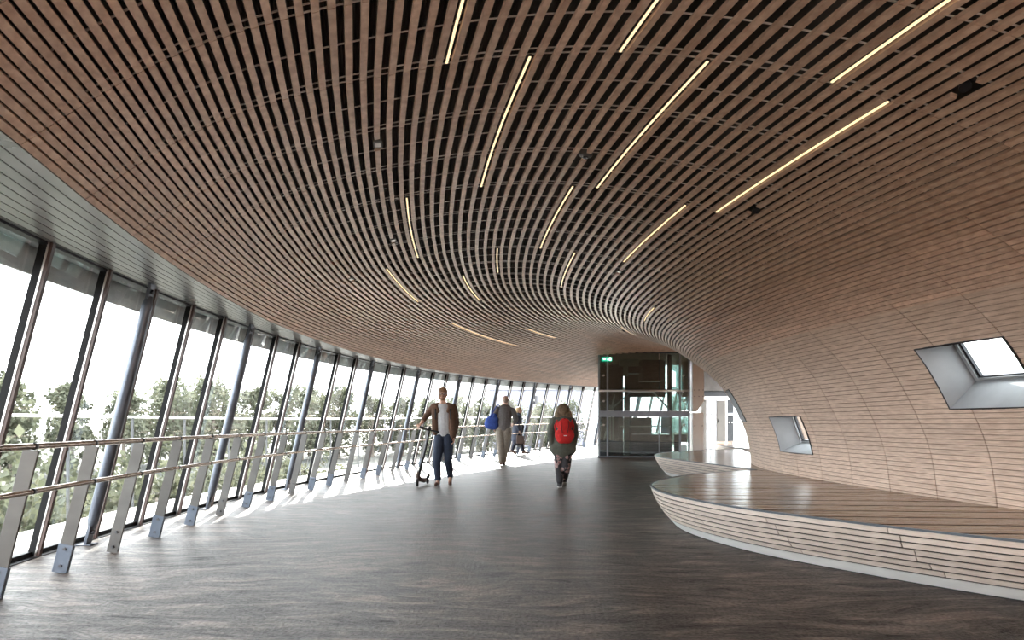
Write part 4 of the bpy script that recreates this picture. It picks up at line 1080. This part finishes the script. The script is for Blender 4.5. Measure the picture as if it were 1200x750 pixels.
def bag_blue():
    k=800/19.; root=empty('shoulder_bag',((576-600)/800*19,18.95,1.0),label='blue shoulder bag hanging at the left hip of the bald person',cat='bag')
    def p(px,py,d=0): return Vector(((px-576)/k,d,(545.5-py)/k-1.0+zf(19)))
    mb=MB(); chain(mb,[p(574,493.5),p(578.5,492.5)],[.13,.14],.75); chain(mb,[p(573.5,497),p(579,498)],[.14,.14],.75); cap(mb,p(579.5,487),p(576,492),.07,.11,.8)
    b=fuse(mb,'bag_body',M['bag_blue'],root,.011)
    mb=MB(); mb.tube([p(573.5,490,-.05),p(577,484.5,-.10),p(581.5,477,-.10),p(584,474.6,-.02),p(586,476,.08)],.016,8); mb.build('strap',M['bag_blue'],root,smooth=True)
    mb=MB(); mb.tube([p(571.5,491,-.05),p(569.5,495.5,-.05),p(571,499,-.05)],.01,6); mb.build('loose_strap',M['black'],root)
bag_blue()
def P3():
    Y=24.4; f=Fig(0,Y,607,531.3); P=f.P
    root=empty('person',((607-600)/800*Y,Y,zf(Y)),label='blond person in a navy coat walking to the right near the glass',cat='person')
    hc=P(608.4,480.2); shA,shB=P(607,488,-.17),P(607,488,.17); elA=P(606.8,497.2,-.22); elB=P(606,497,.2); haA=P(609.0,505.2,-.20); haB=P(604,505,.16)
    hipA,hipB=P(606.5,506,-.08),P(606.5,506,.08); knA,knB=P(610.0,515.5,-.08),P(603.6,516,.08); anA,anB=P(613.3,527.8,-.08),P(600.6,526.8,.08)
    b=MB(); fr=head(b,hc,(1,-.15,0),.25); cap(b,P(607.7,483),P(607,487),.052,.06); chain(b,[P(606.8,490),P(606.5,498),P(606.3,505)],[.13,.125,.14],1.25)
    cap(b,shA,shB,.065,.065); chain(b,[shA,elA,haA],[.055,.042,.028]); chain(b,[shB,elB,haB],[.055,.042,.028])
    chain(b,[hipA,knA,anA],[.09,.058,.04]); chain(b,[hipB,knB,anB],[.09,.058,.04])
    hand(b,haA,(.15,0,-1),(1,0,0),-1,.8); hand(b,haB,(-.1,0,-1),(1,0,0),1,.4)
    fuse(b,'body',M['skin2'],root,.008); eyes(hc,fr,root,M['eyew'],M['eyed'])
    h=MB(); h.ball(hc+Vector((-.02,0,.05)),(.105,.092,.08)); h.ball(hc+Vector((-.055,0,-.005)),(.07,.088,.085)); fuse(h,'hair',M['hair_blond'],root,.01)
    c=MB(); chain(c,[P(606.8,488.5),P(606.3,499),P(606.0,508),P(606.4,514.5)],[.155,.16,.19,.215],1.2); cap(c,shA,shB,.085,.085); chain(c,[shA,elA,P(608.5,502.8,-.2)],[.083,.068,.052]); chain(c,[shB,elB,P(604.6,503,.17)],[.083,.068,.052]); cap(c,P(607.5,484.5),P(607,488),.07,.1)
    fuse(c,'coat',M['navy'],root,.012)
    q=MB(); chain(q,[hipA,knA,anA+Vector((0,0,.02))],[.11,.075,.055]); chain(q,[hipB,knB,anB+Vector((0,0,.02))],[.11,.075,.055]); fuse(q,'trousers',M['navy'],root,.012)
    shoe(root,anA,(1,-.1,.05),M['shoe'],.25); shoe(root,anB,(.9,-.1,-.35),M['shoe'],.25)
P3()
def handbag():
    Y=24.15; k=800/Y; X=(609.3-600)/800*Y; root=empty('handbag',(X,Y,zf(Y)+.2),label='dark brown handbag with loop handle held by the person in the navy coat',cat='bag')
    z0=zf(Y)+.2; p=lambda px,py,d=0: Vector(((px-609.3)/k,d,EYE+(497-py)/k-z0))
    a,b,c,d=p(604.8,520),p(614.6,520.4),p(613.6,510.8),p(605.2,510.2)
    mb=MB(); o=Vector((0,.07,0)); mb.hexa([a-o,b-o,b+o,a+o,d-o*.6,c-o*.6,c+o*.6,d+o*.6]); bevel(mb.build('bag_body',M['sc'],root),.02,3)
    mb=MB(); mb.tube([p(606.5,510.5),p(607.2,507.2),p(609,505.9),p(611,507.4),p(612,510.8)],.012,8); mb.build('handle',M['sc'],root,smooth=True)
handbag()
def P4():
    Y=12.97; f=Fig(0,Y,659.5,571.8); P=f.P
    root=empty('person',((659.5-600)/800*Y,Y,zf(Y)),label='hooded person seen from behind in an olive parka and flowered trousers',cat='person')
    hc=P(660.2,483,.03); shL,shR=P(650,495),P(669,495); elL,elR=P(645.4,510,-.03),P(673.4,510,-.03); haL,haR=P(647.8,526.5,.02),P(672,527,.02)
    hipL,hipR=P(655.6,530),P(664,530); knL,knR=P(655.4,548,.04),P(663.4,548,-.02); anL,anR=P(655.8,566.6,-.06),P(662.3,563.6,.14)
    b=MB(); head(b,hc,(0,1,-.1),.22); cap(b,P(660,487.5,.02),P(660,494),.05,.06); chain(b,[P(660,500),P(660,514),P(660,527)],[.13,.125,.14],.72)
    cap(b,shL,shR,.058,.058); chain(b,[shL,elL,haL],[.052,.040,.026]); chain(b,[shR,elR,haR],[.052,.040,.026])
    chain(b,[hipL,knL,anL],[.09,.058,.04]); chain(b,[hipR,knR,anR],[.09,.058,.04])
    hand(b,haL,(.05,.05,-1),(1,0,0),1,.5,.9); hand(b,haR,(.02,.05,-1),(-1,0,0),-1,.5,.9)
    cap(b,anL,anL+Vector((0,.1,-.04)),.032,.028); cap(b,anR,anR+Vector((0,.08,-.06)),.032,.028)
    fuse(b,'body',M['skin'],root,.0065)
    c=MB(); chain(c,[P(660,497,.0),P(660,511,.0),P(660,521,.0),P(660,527.5)],[.185,.185,.195,.20],.78); cap(c,shL,shR,.085,.085); chain(c,[shL,P(646.9,502),elL,P(647,521,0)],[.088,.083,.075,.060]); chain(c,[shR,P(672.2,502),elR,P(672.2,521.5,0)],[.088,.083,.075,.060])
    cap(c,P(653,527),P(667,527),.14,.14,.9)
    cap(c,P(654.5,494,-.06),P(665.5,494,-.06),.07,.07)
    fuse(c,'parka',M['parka'],root,.010)
    h=MB(); h.ball(hc+Vector((0,-.025,.02)),(.125,.13,.125)); cap(h,hc+Vector((0,-.03,.05)),hc+Vector((0,-.05,.085)),.07,.045); chain(h,[hc+Vector((-.10,-.03,-.06)),hc+Vector((-.145,-.02,-.105))],[.07,.035]); chain(h,[hc+Vector((.10,-.03,-.06)),hc+Vector((.14,-.02,-.11))],[.07,.04]); cap(h,hc+Vector((-.08,-.06,-.09)),hc+Vector((.08,-.06,-.09)),.07,.07)
    fuse(h,'fur_hood',M['hood'],root,.010)
    # flowered trousers
    m=cloth('flowered_trousers',(.022,.02,.024)); bs=m.node_tree.nodes['Principled BSDF']; tc=N(m,'ShaderNodeTexCoord'); vo=N(m,'ShaderNodeTexVoronoi'); vo.inputs['Scale'].default_value=11
    nz=N(m,'ShaderNodeTexNoise'); nz.inputs['Scale'].default_value=22; ad=N(m,'ShaderNodeMath'); ad.operation='MULTIPLY_ADD'; ad.inputs[1].default_value=.5
    r=N(m,'ShaderNodeValToRGB'); e=r.color_ramp.elements; e[0].position=.60; e[0].color=(.42,.30,.30,1); e[1].position=.72; e[1].color=(.022,.02,.024,1); q_=e.new(.50); q_.color=(.30,.10,.10,1); q2=e.new(.42); q2.color=(.45,.38,.36,1)
    Lk(m,tc.outputs['Object'],vo.inputs['Vector']); Lk(m,tc.outputs['Object'],nz.inputs['Vector']); Lk(m,nz.outputs['Fac'],ad.inputs[0]); Lk(m,vo.outputs['Distance'],ad.inputs[2]); Lk(m,ad.outputs[0],r.inputs[0]); Lk(m,r.outputs[0],bs.inputs['Base Color'])
    q=MB(); chain(q,[hipL,knL,anL+Vector((0,0,.03))],[.115,.088,.066]); chain(q,[hipR,knR,anR+Vector((0,0,.03))],[.115,.088,.066]); cap(q,P(656,529),P(663.5,529),.12,.12,.85)
    fuse(q,'trousers',m,root,.010)
    shoe(root,anL,(-.05,1,-.02),M['black'],.25); shoe(root,anR,(.05,.9,-.35),M['black'],.25)
P4()
def backpack():
    Y=12.97; root=empty('backpack',((660-600)/800*Y,Y-.24,1.0),label='red backpack worn on the back of the hooded person',cat='backpack'); k=800/Y
    def p(px,py,d=0): return Vector(((px-660)/k,d,(571.8-py)/k-1.0+zf(Y)))
    mb=MB(); chain(mb,[p(660.5,498.5),p(660.5,506)],[.115,.13],.62); chain(mb,[p(656.5,511,-.01),p(664.5,511,-.01)],[.12,.12],.75); cap(mb,p(656.5,515.5,-.01),p(664.5,515.5,-.01),.085,.085); cap(mb,p(655,499,.03),p(666,499,.03),.07,.07,.8)
    b=fuse(mb,'pack_body',M['red'],root,.010)
    mb=MB(); cap(mb,p(656.5,511.5,-.075),p(664.5,511.5,-.075),.062,.062,.6); cap(mb,p(657,515,-.07),p(664,515,-.07),.05,.05,.6); fuse(mb,'front_pocket',M['red'],root,.008)
    M['red2']=cloth('dark_red_webbing',(.12,.01,.012))
    for x0,x1 in ((656,657.5),(664.5,663)):
        mb=MB(); mb.tube([p(x0,495,-.05),p(x0+.3,501,-.105),p(x1,509,-.12)],.009,6); mb.build('compression_strap',M['red2'],root)
    mb=MB(); mb.tube([p(658.5,494,-.02),p(660.5,491.5,-.03),p(662.5,494,-.02)],.009,8); mb.build('haul_loop',M['red2'],root)
    mb=MB(); mb.bar(p(659,511.5,-.128),p(663,511.5,-.128),.014,.008,side=(0,0,1)); mb.build('logo_patch',M['white'],root)
    mb=MB(); mb.tube([p(669,494,.0),p(671.5,500,.10),p(669.5,517,.0)],.014,8); mb.tube([p(652,494,.0),p(649.5,500,.10),p(651.5,517,.0)],.014,8); mb.build('shoulder_strap',M['red'],root,smooth=True)
backpack()
